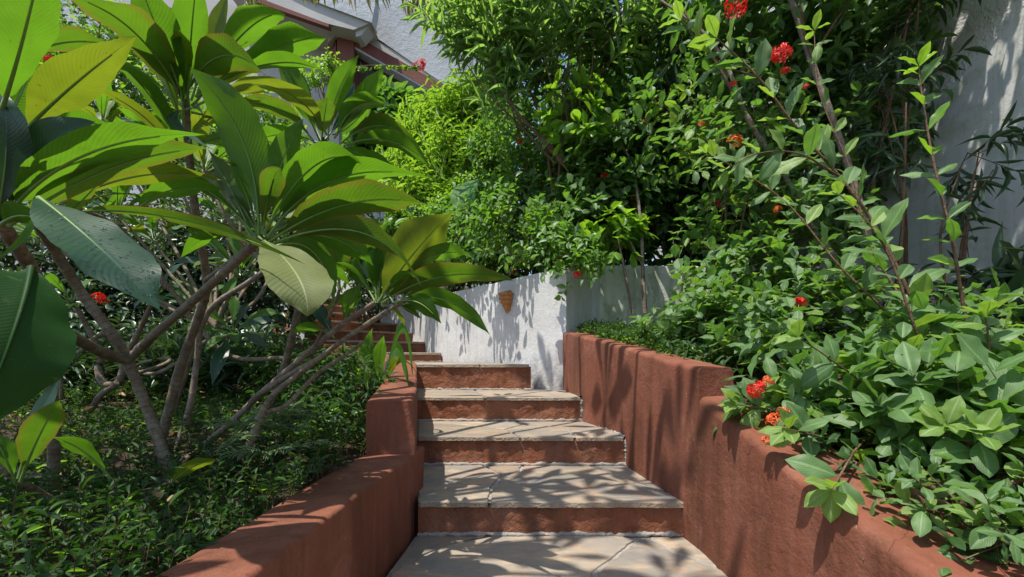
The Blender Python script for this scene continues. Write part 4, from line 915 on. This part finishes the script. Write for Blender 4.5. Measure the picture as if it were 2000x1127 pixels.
# taro leaves
tr = thing('taro_plant', 'big-leaved taro holding one broad ribbed leaf out of the green hedge', 'plant', P(940, 560, 5.4))
mb = MB(); bigleaf(mb, P(925, 352, 4.95), P(908, 385, 4.75), P(925, 428, 4.7), .36, 30, M['lf_taro'], a=.75, b=.55, pet=.0, fold=12, seed=61, wave=.05, nv=26, nu=10); mb.build('leaf', tr)
mb = MB(); bigleaf(mb, P(958, 350, 4.95), P(962, 385, 4.85), P(952, 420, 4.8), .13, -30, M['lf_bright'], a=.8, b=.6, pet=.0, seed=62); mb.build('leaf', tr)
mb = MB(); tube(mb, [P(940, 560, 5.3), P(955, 450, 5.1), P(935, 355, 4.97), P(925, 350, 4.95)], [.012, .01, .007, .005], M['petiole'], 7, 20); tube(mb, [P(940, 560, 5.3), P(965, 430, 5.1), P(958, 350, 4.95)], [.010, .008, .005], M['petiole'], 7, 14); mb.build('stalks', tr)

# ---- oleanders
def oleander(name, label, base, blobs, count, seed, L=.15, W=.02, m='lf_olean', stems=(), **k):
    tw = dict(n=11, tl=1.6, up=.9, spread=.65, jit=.35, flat=.2, stick=.003, shell=1.6); tw.update(k)
    return shrub(name, label, 'shrub', base, blobs, count, seed, T_NARROW, L, W, m, None, (), stems, 'bark_twig', .010, tw, nmain=4)
oleander('oleander', 'tall sunlit oleander with narrow leaves reaching over the house roof at top centre', P(1060, 560, 5.8),
         [(970, 50, 4.4, 95, 70, .35, 2), (1060, 40, 4.4, 100, 75, .35, 2), (1140, 90, 4.4, 80, 80, .35, 1.3), (960, 130, 4.5, 70, 45, .3, .9), (1050, 150, 4.4, 90, 55, .3, 1), (1220, 40, 4.3, 100, 60, .35, .8), (990, 210, 4.6, 60, 35, .25, .4), (895, 60, 4.6, 36, 40, .2, .5)], 215, 11, .235, .029,
         stems=[([(1085, 420, 4.6), (1060, 250, 4.6), (1010, 120, 4.5), (960, 20, 4.4)], [.018, .014, .01, .005]), ([(1085, 420, 4.6), (1100, 250, 4.5), (1110, 120, 4.4), (1130, 0, 4.4)], [.018, .014, .01, .005]),
                ([(1085, 320, 4.4), (1020, 250, 4.4), (960, 190, 4.4), (900, 110, 4.5)], [.013, .011, .008, .005])]
               + [([(1090 + k * 4, 290 + k * 9, 4.35), (1030 - k * 9, 245 - k * 12, 4.3), (985 - k * 10, 200 - k * 22, 4.35)], [.009, .006, .003]) for k in range(6)]
               + [([(1105 + k * 8, 260, 4.35), (1080 + k * 18, 180, 4.3), (1050 + k * 28, 60, 4.3)], [.009, .007, .003]) for k in range(5)])
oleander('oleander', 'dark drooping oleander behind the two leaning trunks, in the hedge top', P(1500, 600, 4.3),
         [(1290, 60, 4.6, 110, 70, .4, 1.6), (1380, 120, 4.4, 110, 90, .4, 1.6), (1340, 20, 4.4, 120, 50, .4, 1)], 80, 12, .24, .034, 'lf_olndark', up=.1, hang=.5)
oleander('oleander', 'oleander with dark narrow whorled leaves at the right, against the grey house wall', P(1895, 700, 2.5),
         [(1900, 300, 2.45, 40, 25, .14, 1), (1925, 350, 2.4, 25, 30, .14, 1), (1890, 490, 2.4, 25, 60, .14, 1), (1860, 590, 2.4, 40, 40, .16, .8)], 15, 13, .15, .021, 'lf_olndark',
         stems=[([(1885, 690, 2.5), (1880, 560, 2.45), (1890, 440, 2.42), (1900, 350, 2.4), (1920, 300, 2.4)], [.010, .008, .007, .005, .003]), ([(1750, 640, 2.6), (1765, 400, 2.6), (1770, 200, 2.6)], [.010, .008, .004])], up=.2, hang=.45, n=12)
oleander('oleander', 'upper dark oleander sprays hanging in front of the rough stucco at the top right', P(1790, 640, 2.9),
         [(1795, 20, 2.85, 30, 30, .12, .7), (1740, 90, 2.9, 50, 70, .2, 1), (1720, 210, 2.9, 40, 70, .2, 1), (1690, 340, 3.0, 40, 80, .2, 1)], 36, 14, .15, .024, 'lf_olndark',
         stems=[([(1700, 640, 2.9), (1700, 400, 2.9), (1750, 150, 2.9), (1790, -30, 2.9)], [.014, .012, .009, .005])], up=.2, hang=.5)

# ---- right: leafy small tree with leaning trunks, its crown above the picture
lt = thing('garden_tree', 'small tree with two bare brown trunks leaning left out of the right bed', 'tree', P(1735, 700, 2.7))
limb(lt, [(1745, 690, 2.7), (1722, 590, 2.75), (1695, 460, 2.8), (1665, 350, 2.85), (1625, 230, 2.9), (1585, 120, 2.95), (1545, 0, 3.0), (1500, -130, 3.1)], [.036, .034, .032, .030, .028, .026, .024, .02], 'bark_pale', name='trunk', seed=51, knob=.05)
limb(lt, [(1735, 700, 2.9), (1670, 560, 2.95), (1600, 460, 3.0), (1530, 340, 3.05), (1460, 230, 3.1), (1420, 130, 3.15), (1370, 60, 3.2), (1290, 0, 3.3)], [.034, .030, .027, .025, .023, .018, .014, .01], 'bark_pale', name='trunk', seed=52, knob=.05)
limb(lt, [(1445, 205, 3.1), (1380, 90, 3.1), (1320, 0, 3.15)], [.014, .011, .008], 'bark_twig', seed=53)
limb(lt, [(1588, 115, 2.95), (1620, 60, 2.95), (1660, 0, 3.0)], [.014, .011, .009], 'bark_twig', seed=54)
limb(lt, [(1592, 130, 2.95), (1570, 60, 2.9), (1560, -30, 2.9)], [.014, .011, .009], 'bark_twig', seed=55)
fo = MB(); st = MB(); rg = np.random.default_rng(54)
p, o = blobpts([(1600, 90, 3.5, 170, 110, .3, 2), (1480, 60, 3.4, 120, 80, .3, 1.4), (1640, 240, 3.5, 110, 100, .25, 2), (1500, 250, 3.7, 120, 110, .3, 1.6), (1710, 60, 3.3, 80, 80, .25, 1.2), (1600, 380, 3.8, 80, 60, .25, .7)], 520, rg)
twigs(fo, st, p, o, rg, T_OVAL, .115, .055, M['lf_hedge'], n=8, extra=(M['lf_ixora'], 3))
k = 560; u = randdir(rg, k) * (rg.uniform(0, 1, k) ** .45)[:, None]; cc = np.array([2.35, 3.0, 4.05]) + u * np.array([1.0, 1.9, .75])  # unseen upper crown, set overhead to shade the tall house wall
twigs(fo, st, cc, nrm(u), rg, T_OVAL, .13, .065, M['lf_hedge'], n=7)
st.build('twigs', lt); fo.build('crown', lt)

shrub('hedge', 'dark hedge filling the gap above the mossy wall, behind the slender stems', 'hedge', (2.2, 5.9, 1.5),
      [(1300, 470, 5.6, 150, 60, .3, 2), (1480, 470, 5.4, 130, 70, .3, 1.5), (1250, 360, 5.9, 150, 100, .3, 1.5), (1450, 300, 5.8, 150, 120, .3, 1.5), (1120, 300, 6.0, 110, 100, .3, 1), (1300, 180, 6.0, 170, 110, .3, 1.5)],
      1300, 61, T_OVAL, .12, .06, 'lf_hedge', None, (), tw=dict(n=8))
# ---- right bed: ixora shrubs (opposite oval leaves, red heads)
def ixora(label, base, blobs, count, seed, L, W, flowers, m='lf_ixora', young='lf_ixlight', ny=2, stems=(), tpl=T_OVALHI, fs=1., **k):
    tw = dict(n=7, tl=1.5, up=.55, spread=.95, flat=1.1, stick=.0022, extra=(M[young], ny)); tw.update(k)
    return shrub('ixora_shrub', label, 'shrub', base, blobs, count, seed, tpl, L, W, m, 'ixora shrubs in the right bed', flowers, stems, 'bark_twig', .008, tw, nmain=6)
ixora('leafy ixora shrub with one red flower star, mid bed against the leaning trunks', (1.75, 2.9, bedz_r(2.9)),
      [(1500, 560, 2.9, 150, 70, .3, 2.2), (1400, 500, 3.2, 80, 60, .25, 1), (1560, 450, 3.1, 110, 70, .3, 1.3), (1600, 620, 2.6, 110, 70, .25, 1.4), (1450, 650, 2.6, 90, 45, .25, 1.3)],
      230, 21, .105, .058, [(1560, 593, 2.35, 1.0), (1435, 277, 3.0, 1.5, 1), (1405, 585, 2.9, .7)])
ixora('low ixora shrub spreading over the top of the taller terracotta wall, yellow-green at its tips', (1.15, 2.7, bedz_r(2.7)),
      [(1340, 650, 2.75, 75, 40, .2, 1.5), (1400, 620, 2.7, 80, 50, .25, 1.3), (1480, 680, 2.2, 90, 40, .2, 1.5), (1440, 600, 2.6, 60, 40, .2, .8)],
      130, 22, .085, .05, [], 'lf_ixora', 'lf_ixlight', 3)
ixora('large-leaved ixora shrub leaning over the sloping wall top, with the nearest orange-red flowers', (1.35, 1.7, bedz_r(1.7)),
      [(1620, 790, 1.7, 120, 60, .2, 2), (1730, 760, 1.6, 110, 70, .22, 2), (1530, 800, 1.6, 60, 45, .1, 1), (1700, 850, 1.4, 90, 45, .12, 1), (1590, 720, 1.9, 110, 50, .2, 1.2)],
      84, 23, .102, .052, [(1478, 762, 1.45, .95), (1512, 822, 1.36, .7, 1), (1530, 806, 1.36, .6, 1), (1497, 862, 1.3, .5, 1), (1500, 745, 1.5, .6, 1)], 'lf_ixora', 'lf_ixlight', 3)
ixora('nearest ixora shrub, broad light-green leaves crowding the lower right corner', (1.5, 1.25, bedz_r(1.25)),
      [(1850, 820, 1.3, 110, 70, .16, 2), (1940, 780, 1.3, 90, 90, .16, 1.5), (1900, 900, 1.2, 100, 60, .14, 1.4), (1800, 740, 1.5, 90, 60, .18, 1.2), (1990, 880, 1.15, 60, 80, .12, 1)],
      76, 24, .112, .058, [], 'lf_ixora', 'lf_ixlight', 3)
ixora('ixora shrub standing against the foot of the grey house wall', (2.5, 2.1, bedz_r(2.1)),
      [(1850, 660, 2.1, 130, 60, .25, 2), (1960, 680, 2.0, 70, 60, .2, 1), (1760, 650, 2.3, 90, 60, .25, 1.2)],
      60, 25, .10, .05, [], 'lf_hedge', 'lf_ixora', 3)

def _late_shrubs():
    ixora('mid-height ixora shrub with pale dull leaves, between the hedge and the left leaning trunk', (1.55, 3.3, bedz_r(3.3)),
      [(1400, 330, 3.3, 95, 80, .22, 1.5), (1500, 420, 3.1, 80, 70, .2, 1.2), (1330, 230, 3.5, 70, 60, .2, .8), (1470, 200, 3.2, 80, 60, .2, .8), (1560, 300, 3.0, 70, 80, .2, .8)],
      120, 26, .115, .056, [(1520, 410, 2.9, .8, 1), (1370, 245, 3.2, .9, 1), (1575, 170, 2.8, .6)], 'lf_ixora', 'lf_ixlight', 2, tl=2.2)
_late_shrubs()
def sprig(parent, pts, r, pairs, L, W, seed, m='lf_ixora', ym='lf_ixlight', t0=.15, t1=1., name='stem', top=4):
    """a stem with opposite pairs of large leaves"""
    rg = np.random.default_rng(seed); pts3 = [P(*p) for p in pts]; mb = MB(); tube(mb, pts3, r, M['bark_twig'], 7, (len(pts) - 1) * 8, .04); s = mb.build(name, parent)
    c = spline(np.array(pts3), 200); lf = MB(); A0 = rg.uniform(0, 3)
    for i in range(pairs):
        f = t0 + (t1 - t0) * (i + .3) / pairs; q = c[int(f * 198)]; T = nrm(c[min(199, int(f * 198) + 3)] - c[int(f * 198)])
        A = nrm(np.cross(T, [.2, .9, .1])); B = np.cross(T, A)
        for sgn in (1, -1):
            an = A0 + i * 1.4 + rg.uniform(-.25, .25); rad = (math.cos(an) * A + math.sin(an) * B) * sgn
            d = nrm(rad + T * .55 + rg.normal(size=3) * .12); s_ = rg.uniform(.8, 1.12) * (1 - .25 * (i / pairs))
            n = np.array([0, 0, .8]) + T * .3 + rg.normal(size=3) * .25 - np.array([0, .8, 0]); d[1] *= .45
            scatter(lf, T_OVALHI, q[None], d[None], n[None], np.array([L * s_]), np.array([W * s_]), M[ym if rg.uniform() < .3 else m], rg)
    for j in range(top):
        an = j * 2 * math.pi / top; d = nrm(T * .9 + math.cos(an) * A + math.sin(an) * B)
        scatter(lf, T_OVALHI, c[-1][None], d[None], (np.array([0, -.3, 1.]) + T * .4)[None], np.array([L * .7]), np.array([W * .7]), M[ym], rg)
    lf.build('leaves', s); return s
ix = thing('ixora_shrub', 'tall wiry ixora with one long arching stem of pale paired leaves crossing the trunks', 'shrub', P(1845, 790, 1.5), 'ixora shrubs in the right bed')
sprig(ix, [(1838, 760, 1.55), (1815, 680, 1.58), (1770, 560, 1.62), (1705, 435, 1.65), (1640, 345, 1.68), (1560, 255, 1.7), (1480, 150, 1.7), (1400, 75, 1.72)], [.0075, .007, .0062, .0058, .005, .0045, .004, .003], 15, .155, .068, 1, t0=.22)
sprig(ix, [(1838, 760, 1.55), (1790, 650, 1.5), (1745, 520, 1.5), (1700, 440, 1.52), (1640, 380, 1.55)], [.006, .005, .004, .003, .002], 4, .10, .05, 2, t0=.4)
flower(ix, 1525, 107, 1.68, 1.15); flower(ix, 1534, 140, 1.68, .5); flower(ix, 1436, 14, 1.7, 1.25); flower(ix, 1432, 165, 1.7, .4)
sprig(ix, [(1838, 765, 1.55), (1760, 640, 1.75), (1640, 520, 1.85), (1540, 400, 1.95), (1440, 330, 2.0), (1380, 300, 2.0)], [.006, .005, .004, .003, .002], 10, .12, .055, 5, t0=.3)
sprig(ix, [(1838, 765, 1.55), (1770, 600, 1.9), (1700, 480, 2.0), (1660, 330, 2.1), (1600, 180, 2.15), (1590, 60, 2.2)], [.006, .005, .004, .003, .002], 11, .125, .055, 6, t0=.3)
sprig(ix, [(1640, 345, 1.68), (1560, 300, 1.6), (1480, 300, 1.6), (1420, 330, 1.6)], [.004, .003, .002, .002], 4, .12, .052, 7, t0=.2)
sprig(ix, [(1480, 150, 1.7), (1420, 130, 1.75), (1370, 90, 1.8), (1330, 40, 1.8)], [.004, .003, .002, .002], 5, .13, .055, 8, t0=.2)
ix2 = thing('ixora_shrub', 'tall upright ixora stem with bright yellow-green leaves before the smooth grey wall', 'shrub', P(1905, 720, 1.75), 'ixora shrubs in the right bed')
sprig(ix2, [(1905, 700, 1.75), (1880, 590, 1.75), (1862, 480, 1.76), (1838, 380, 1.78), (1818, 290, 1.8), (1800, 180, 1.82), (1795, 130, 1.83)], [.007, .0065, .006, .005, .004, .003, .002], 10, .13, .052, 3, t0=.25, ym='lf_bright')
sprig(ix2, [(1905, 700, 1.75), (1930, 660, 1.72), (1960, 640, 1.7)], [.005, .004, .003], 2, .11, .05, 4)
for k, pts in enumerate([[(1700, 850, 1.45), (1670, 880, 1.25), (1640, 930, 1.12), (1625, 955, 1.08)], [(1930, 900, 1.3), (1935, 760, 1.28), (1930, 660, 1.28), (1925, 620, 1.28)], [(1720, 860, 1.5), (1690, 760, 1.45), (1620, 700, 1.42), (1560, 660, 1.42)],
                         [(1850, 930, 1.25), (1845, 860, 1.15), (1850, 830, 1.1)], [(1900, 960, 1.2), (1900, 890, 1.1), (1915, 850, 1.05)], [(1640, 860, 1.45), (1590, 850, 1.35), (1540, 838, 1.28)], [(1560, 820, 1.6), (1500, 800, 1.5), (1440, 790, 1.5)],
                         [(1760, 800, 1.5), (1770, 730, 1.4), (1775, 690, 1.4)]]):
    if k == 0: ix3 = thing('ixora_shrub', 'ixora whose single leafy shoot hangs over the wall edge at the lower right', 'shrub', P(1720, 900, 1.4), 'ixora shrubs in the right bed')
    sprig(ix3, pts, [.004, .003, .0022], 2 if k else 1, .11, .058, 30 + k, t0=.55, name='shoot', top=5)

# ---- left and middle background
shrub('bush', 'sunlit small-leaved climbing bush behind the upper left plumeria leaves, with a red flower', 'bush', P(200, 640, 5.2),
      [(150, 90, 4.8, 110, 90, .4, 1.5), (220, 180, 4.8, 140, 70, .4, 2), (60, 200, 4.8, 90, 90, .4, 1), (330, 260, 4.8, 120, 70, .4, 1.5), (420, 330, 4.9, 110, 80, .4, 1.5), (230, 330, 4.8, 140, 90, .4, 1.5), (80, 380, 4.7, 100, 90, .4, 1), (510, 250, 5., 60, 50, .4, .6), (560, 330, 5., 60, 60, .4, .8)],
      1700, 31, T_OVAL, .075, .035, 'lf_bright', None, [(92, 115, 4.3, 1.6)], tw=dict(n=8, extra=(M['lf_hedge'], 4), flat=1.))
shrub('hedge', 'hedge closing the back of the left bed, coloured dark for its shade', 'hedge', P(300, 720, 4.6),
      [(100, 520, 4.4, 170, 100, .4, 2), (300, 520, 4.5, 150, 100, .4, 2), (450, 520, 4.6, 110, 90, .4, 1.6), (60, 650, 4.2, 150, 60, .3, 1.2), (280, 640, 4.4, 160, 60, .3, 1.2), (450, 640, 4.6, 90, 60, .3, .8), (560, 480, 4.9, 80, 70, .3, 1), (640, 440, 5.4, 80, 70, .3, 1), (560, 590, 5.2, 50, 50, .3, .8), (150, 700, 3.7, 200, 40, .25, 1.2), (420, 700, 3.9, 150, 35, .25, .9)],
      2300, 32, T_OVAL, .09, .04, 'lf_olndark', None, [(192, 585, 3.7, 1.7)], tw=dict(n=8))  # dark leaf colour puts the shade of the bed's back into this hedge
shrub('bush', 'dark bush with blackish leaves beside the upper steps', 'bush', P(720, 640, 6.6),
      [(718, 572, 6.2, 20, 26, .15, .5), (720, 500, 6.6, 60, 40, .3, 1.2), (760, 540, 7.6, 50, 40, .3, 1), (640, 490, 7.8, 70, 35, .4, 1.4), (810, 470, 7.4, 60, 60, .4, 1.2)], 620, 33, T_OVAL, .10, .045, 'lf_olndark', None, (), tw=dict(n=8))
shrub('climbing_vine', 'thin flowering vine trailing across the face of the building, ending in a pink-red bloom', 'vine', P(640, 240, 8.3),
      [(645, 140, 8.3, 22, 10, .15, 1), (640, 160, 8.3, 25, 16, .15, 1), (610, 150, 8.3, 22, 14, .15, .6)], 60, 34, T_OVAL, .09, .06, 'lf_bright', None, [(820, 130, 8.2, 3.), (826, 122, 8.2, 2.)],
      [([(640, 150, 8.3), (700, 130, 8.2), (760, 128, 8.2), (820, 130, 8.2)], [.012, .009, .007, .005])], tw=dict(n=7))
vn = [o_ for o_ in col.objects if o_.get('category') == 'vine'][-1]
rg = np.random.default_rng(35); fo = MB(); k = 60; u = rg.uniform(0, 1, k); pp = spline(np.array([P(690, 132, 8.2), P(760, 128, 8.2), P(815, 130, 8.2)]), 100)[(u * 99).astype(int)]
scatter(fo, T_OVAL, pp, randdir(rg, k) * [1, .5, .6] - [0, 0, .7], randdir(rg, k), .10, .055, M['lf_bright'], rg); fo.build('trailing_leaves', vn)
shrub('sedge', 'long thin arching grass blades against the smooth grey wall at the far right', 'plant', P(2050, 700, 2.3),
      [(2020, 560, 2.3, 20, 40, .1, 1), (1990, 640, 2.3, 30, 20, .1, 1)], 5, 36, T_NARROWHI, .55, .014, 'lf_olndark', None, (), tw=dict(n=7, tl=.1, up=.6, spread=1.))

# ---- palm whose fronds hang into the top of the picture
pt = thing('palm_tree', 'palm with straw-tipped fronds hanging in at the top centre', 'palm', P(1090, 640, 6.6))
mb = MB(); tube(mb, [P(1090, 640, 6.6), P(1085, 300, 6.6), P(1070, -60, 6.5), P(1060, -260, 6.4)], [.12, .11, .10, .10], M['bark_pale'], 12, 30, .05); mb.build('trunk', pt)
def frond(parent, pts, seed, L=.42, m='lf_palm', n=80, straw=.35):
    rg = np.random.default_rng(seed); c = spline(np.array([P(*p) for p in pts]), n); mb = MB(); tube(mb, c[::6], np.linspace(.016, .004, len(c[::6])), M['lf_straw'], 6, n // 2)
    T = nrm(np.gradient(c, axis=0)); S = nrm(np.cross(T, [0, 0, 1.])); f = np.linspace(0, 1, n); ll = L * np.sin(np.pi * (.12 + .82 * f)) ** .7
    for sg in (1, -1):
        d = S * sg * .8 + T * .55 + np.array([0, 0, -.75]) + rg.normal(size=(n, 3)) * .15
        ok = rg.uniform(0, 1, n) < straw
        for mm, ix_ in ((m, ~ok), ('lf_straw', ok)):
            scatter(mb, T_NARROW, c[ix_], d[ix_], (np.array([0, 0, 1.]) + T * .3)[ix_] + rg.normal(size=(ix_.sum(), 3)) * .2, ll[ix_] * rg.uniform(.8, 1.1, ix_.sum()), .02, M[mm], rg)
    return mb.build('frond', parent)
frond(pt, [(1060, -260, 6.4), (980, -140, 5.8), (880, -80, 5.4), (760, -60, 5.2), (640, -50, 5.0), (590, -20, 5.0)], 1)
frond(pt, [(1060, -260, 6.4), (1000, -100, 6.0), (940, -50, 5.9), (860, -20, 5.8), (790, 0, 5.7)], 2, .5)
frond(pt, [(1060, -260, 6.4), (1150, -200, 5.8), (1260, -120, 5.4), (1380, -40, 5.2)], 3, .6, straw=.1)
frond(pt, [(1060, -260, 6.4), (900, -300, 6.4), (720, -260, 6.4), (560, -130, 6.3), (480, 10, 6.3)], 4, .6, straw=.2)
frond(pt, [(1060, -260, 6.4), (1000, -330, 7.2), (900, -300, 8.0), (800, -150, 8.6)], 5, .7)

# ================================================================== GROUND COVER
def cover(name, label, pts, seed, tpl, L, W, m, n=7, tl=1.5, **k):
    rg = np.random.default_rng(seed); fo = MB(); st = MB(); out = np.tile([0, 0, 1.], (len(pts), 1)) + rg.normal(size=(len(pts), 3)) * .4
    twigs(fo, fo, pts, nrm(out), rg, tpl, L, W, M[m], n=n, tl=tl, **k)
    o = fo.build(name); return tag(o, label, 'ground cover', None, 'stuff')
rg = np.random.default_rng(77)
def bedpts_l(k, x0, x1, y0, y1, h=.04, pw=1.):
    y = y0 + (y1 - y0) * rg.uniform(0, 1, k) ** pw; xl = np.array([step_left(min(v, 3.6)) - .20 - max(0, v - 3.6) * .75 for v in y]); x = x0 + (np.minimum(x1, xl) - x0) * rg.uniform(0, 1, k) ** .85
    lump = np.array([.14 * noise.noise(Vector((a * 1.7, b * 1.7, 3))) + .05 * noise.noise(Vector((a * 5, b * 5, 1))) for a, b in zip(x, y)])
    return np.stack([x, y, np.array([bedz_l(v) for v in y]) + h * rg.uniform(.2, 1.3, k) + np.maximum(lump, -.03)], -1)
cover('ground_cover', 'dense leafy ground cover carpeting the bed under the plumerias', bedpts_l(4600, -4.2, 9, .55, 4.6, .06, 1.35), 1, T_OVAL, .029, .010, 'lf_cover', n=8, tl=2.8, extra=(M['lf_bright'], 1))
cover('ground_cover', 'broader-leaved ground cover at the near edge of the left bed', bedpts_l(420, -1.8, 9, .5, 1.7, .04), 2, T_OVALHI, .038, .014, 'lf_cover', n=6, tl=1.6)
cover('ground_cover', 'taller loose tufts standing out of the dark ground cover on the left', bedpts_l(170, -2.6, 9, .9, 3.2, .06, 1.1), 7, T_NARROW, .05, .011, 'lf_cover', n=9, tl=2.4, up=1.2, extra=(M['lf_bright'], 3))
def bedpts_r(k, x0, x1, y0, y1, h=.05):
    y = rg.uniform(y0, y1, k); xl = np.array([xr(v) for v in y]); x = np.maximum(x0, xl) + (x1 - np.maximum(x0, xl)) * rg.uniform(0, 1, k) ** 1.3
    return np.stack([x, y, np.array([bedz_r(v) for v in y]) + h * rg.uniform(.1, 1.4, k)], -1)
cover('ground_cover', 'fine spreading ground cover along the top of the taller terracotta wall', bedpts_r(1500, .5, 2.6, 2.2, 4.15, .07), 3, T_OVAL, .034, .015, 'lf_cover', n=7, tl=2.2, extra=(M['lf_bright'], 2))
cover('ground_cover', 'low leafy growth covering the soil of the near right bed', bedpts_r(420, .8, 2.9, .6, 2.4, .05), 4, T_OVALHI, .06, .026, 'lf_cover', n=7, tl=1.6)
# feathery light plant among the limbs
shrub('leafy_weed', 'tangled leafy weeds pressing against the pier end of the left wall', 'weed', P(670, 860, 2.5),
      [(690, 770, 2.5, 40, 50, .2, 1.5), (640, 740, 2.7, 50, 40, .25, 1.2), (600, 800, 2.4, 60, 40, .2, 1), (660, 840, 2.1, 50, 35, .12, 1), (560, 750, 3.0, 60, 35, .3, 1)],
      190, 71, T_NARROW + T_OVAL, .062, .017, 'lf_cover', None, (), tw=dict(n=9, tl=2.6, up=.9, extra=(M['lf_bright'], 1)), nmain=5)
shrub('leafy_weed', 'shaded strap-leaved weeds at the dark back of the left bed', 'weed', P(300, 800, 3.2),
      [(180, 740, 3.3, 150, 40, .3, 1.5), (380, 735, 3.2, 120, 40, .3, 1.2), (60, 760, 3.0, 100, 45, .3, 1), (490, 730, 3.2, 70, 35, .25, .8)],
      260, 72, T_NARROW, .15, .022, 'lf_olndark', None, (), tw=dict(n=9, tl=1.1, up=1.2, spread=.6, stick=.002), nmain=5)
shrub('trailing_plant', 'trailing plant with small fresh leaves spilling over the wall top in the lower right corner', 'plant', (1.12, 1.0, bedz_r(1.0)),
      [(1870, 1010, .98, 70, 40, .10, 1.2), (1960, 1060, .9, 60, 40, .10, 1.2), (1790, 950, 1.1, 50, 25, .08, .8), (1940, 980, 1.0, 60, 40, .12, 1)],
      60, 73, T_OVALHI, .058, .026, 'lf_ixora', None, (), tw=dict(n=7, tl=2.2, up=.1, flat=1.2, extra=(M['lf_ixlight'], 2)), nmain=4)
def feather(label, spots, seed, base, L=.10):
    rg = np.random.default_rng(seed); t = thing('feathery_plant', label, 'plant', base); fo = MB(); st = MB()
    for (px, py, D) in spots:
        c = P(px, py, D)
        for q_ in range(7):
            an = rg.uniform(0, 6.28); d = nrm(np.array([math.cos(an), math.sin(an) * .8, .5 + rg.uniform(-.2, .3)])); ll = L * rg.uniform(.8, 1.3); k = 9; f = np.linspace(.1, 1, k)
            pts = c + d * ll * f[:, None] - np.array([0, 0, .3]) * ll * (f ** 2)[:, None]; S = nrm(np.cross(d, [0, 0, 1.]))
            sticks(st, pts[:-1], pts[1:], .0012, .001, M['petiole'])
            for sg in (1, -1): scatter(fo, T_NARROW, pts, np.tile(S * sg + d * .7, (k, 1)), np.tile([0, 0, 1.], (k, 1)) + rg.normal(size=(k, 3)) * .2, ll * .42 * (1.1 - f * .7), .006, M['lf_grey'], rg)
        b = np.array(base, float); tube(st, [b + (c - b) * .2 * np.array([1, 1, 0]) * 3, (b + c) / 2, c], .002, M['petiole'], 5, 8)
    st.build('stems', t); fo.build('foliage', t)
feather('grey-green feathery weed growing through the ground cover between the slanting limbs', [(500, 838, 1.62), (470, 872, 1.6), (545, 842, 1.65), (520, 890, 1.5), (560, 822, 1.7), (590, 880, 1.6)], 5, P(510, 940, 1.6), .13)
feather('small grey-green feathery weed at the edge of the terracotta wall', [(615, 890, 1.7), (590, 920, 1.55)], 6, P(605, 960, 1.6), .09)
# fallen leaves
rg = np.random.default_rng(9)
lit = []
for (px, py, D_) in [(500, 985, None), (610, 920, None), (420, 1010, None), (870, 1075, None), (1180, 1090, None), (1875, 1010, None), (1600, 820, None)]:
    pass
mb = MB(); k = 120; y = rg.uniform(.8, 3.6, k); x = np.array([xr(v) for v in y]) + .05 + rg.uniform(0, 1.2, k)
scatter(mb, T_OVAL, np.stack([x, y, np.array([bedz_r(v) for v in y]) + rg.uniform(.02, .12, k)], -1), randdir(rg, k) * [1, 1, .2], randdir(rg, k) * .4 + [0, 0, 1], .06, .03, M['lf_dry'], rg)
tag(mb.build('leaf_litter'), 'scattered dry brown fallen leaves under the shrubs of the right bed', 'leaf litter', None, 'stuff')
mb = MB(); k = 240; y = rg.uniform(.7, 4, k); x = np.array([step_left(v) for v in y]) - .25 - rg.uniform(0, 2.5, k)
scatter(mb, T_OVAL, np.stack([x, y, np.array([bedz_l(v) for v in y]) + rg.uniform(.03, .12, k)], -1), randdir(rg, k) * [1, 1, .2], randdir(rg, k) * .4 + [0, 0, 1], .05, .026, M['lf_dry'], rg)
tag(mb.build('leaf_litter'), 'scattered dry brown fallen leaves in the left bed', 'leaf litter', None, 'stuff')
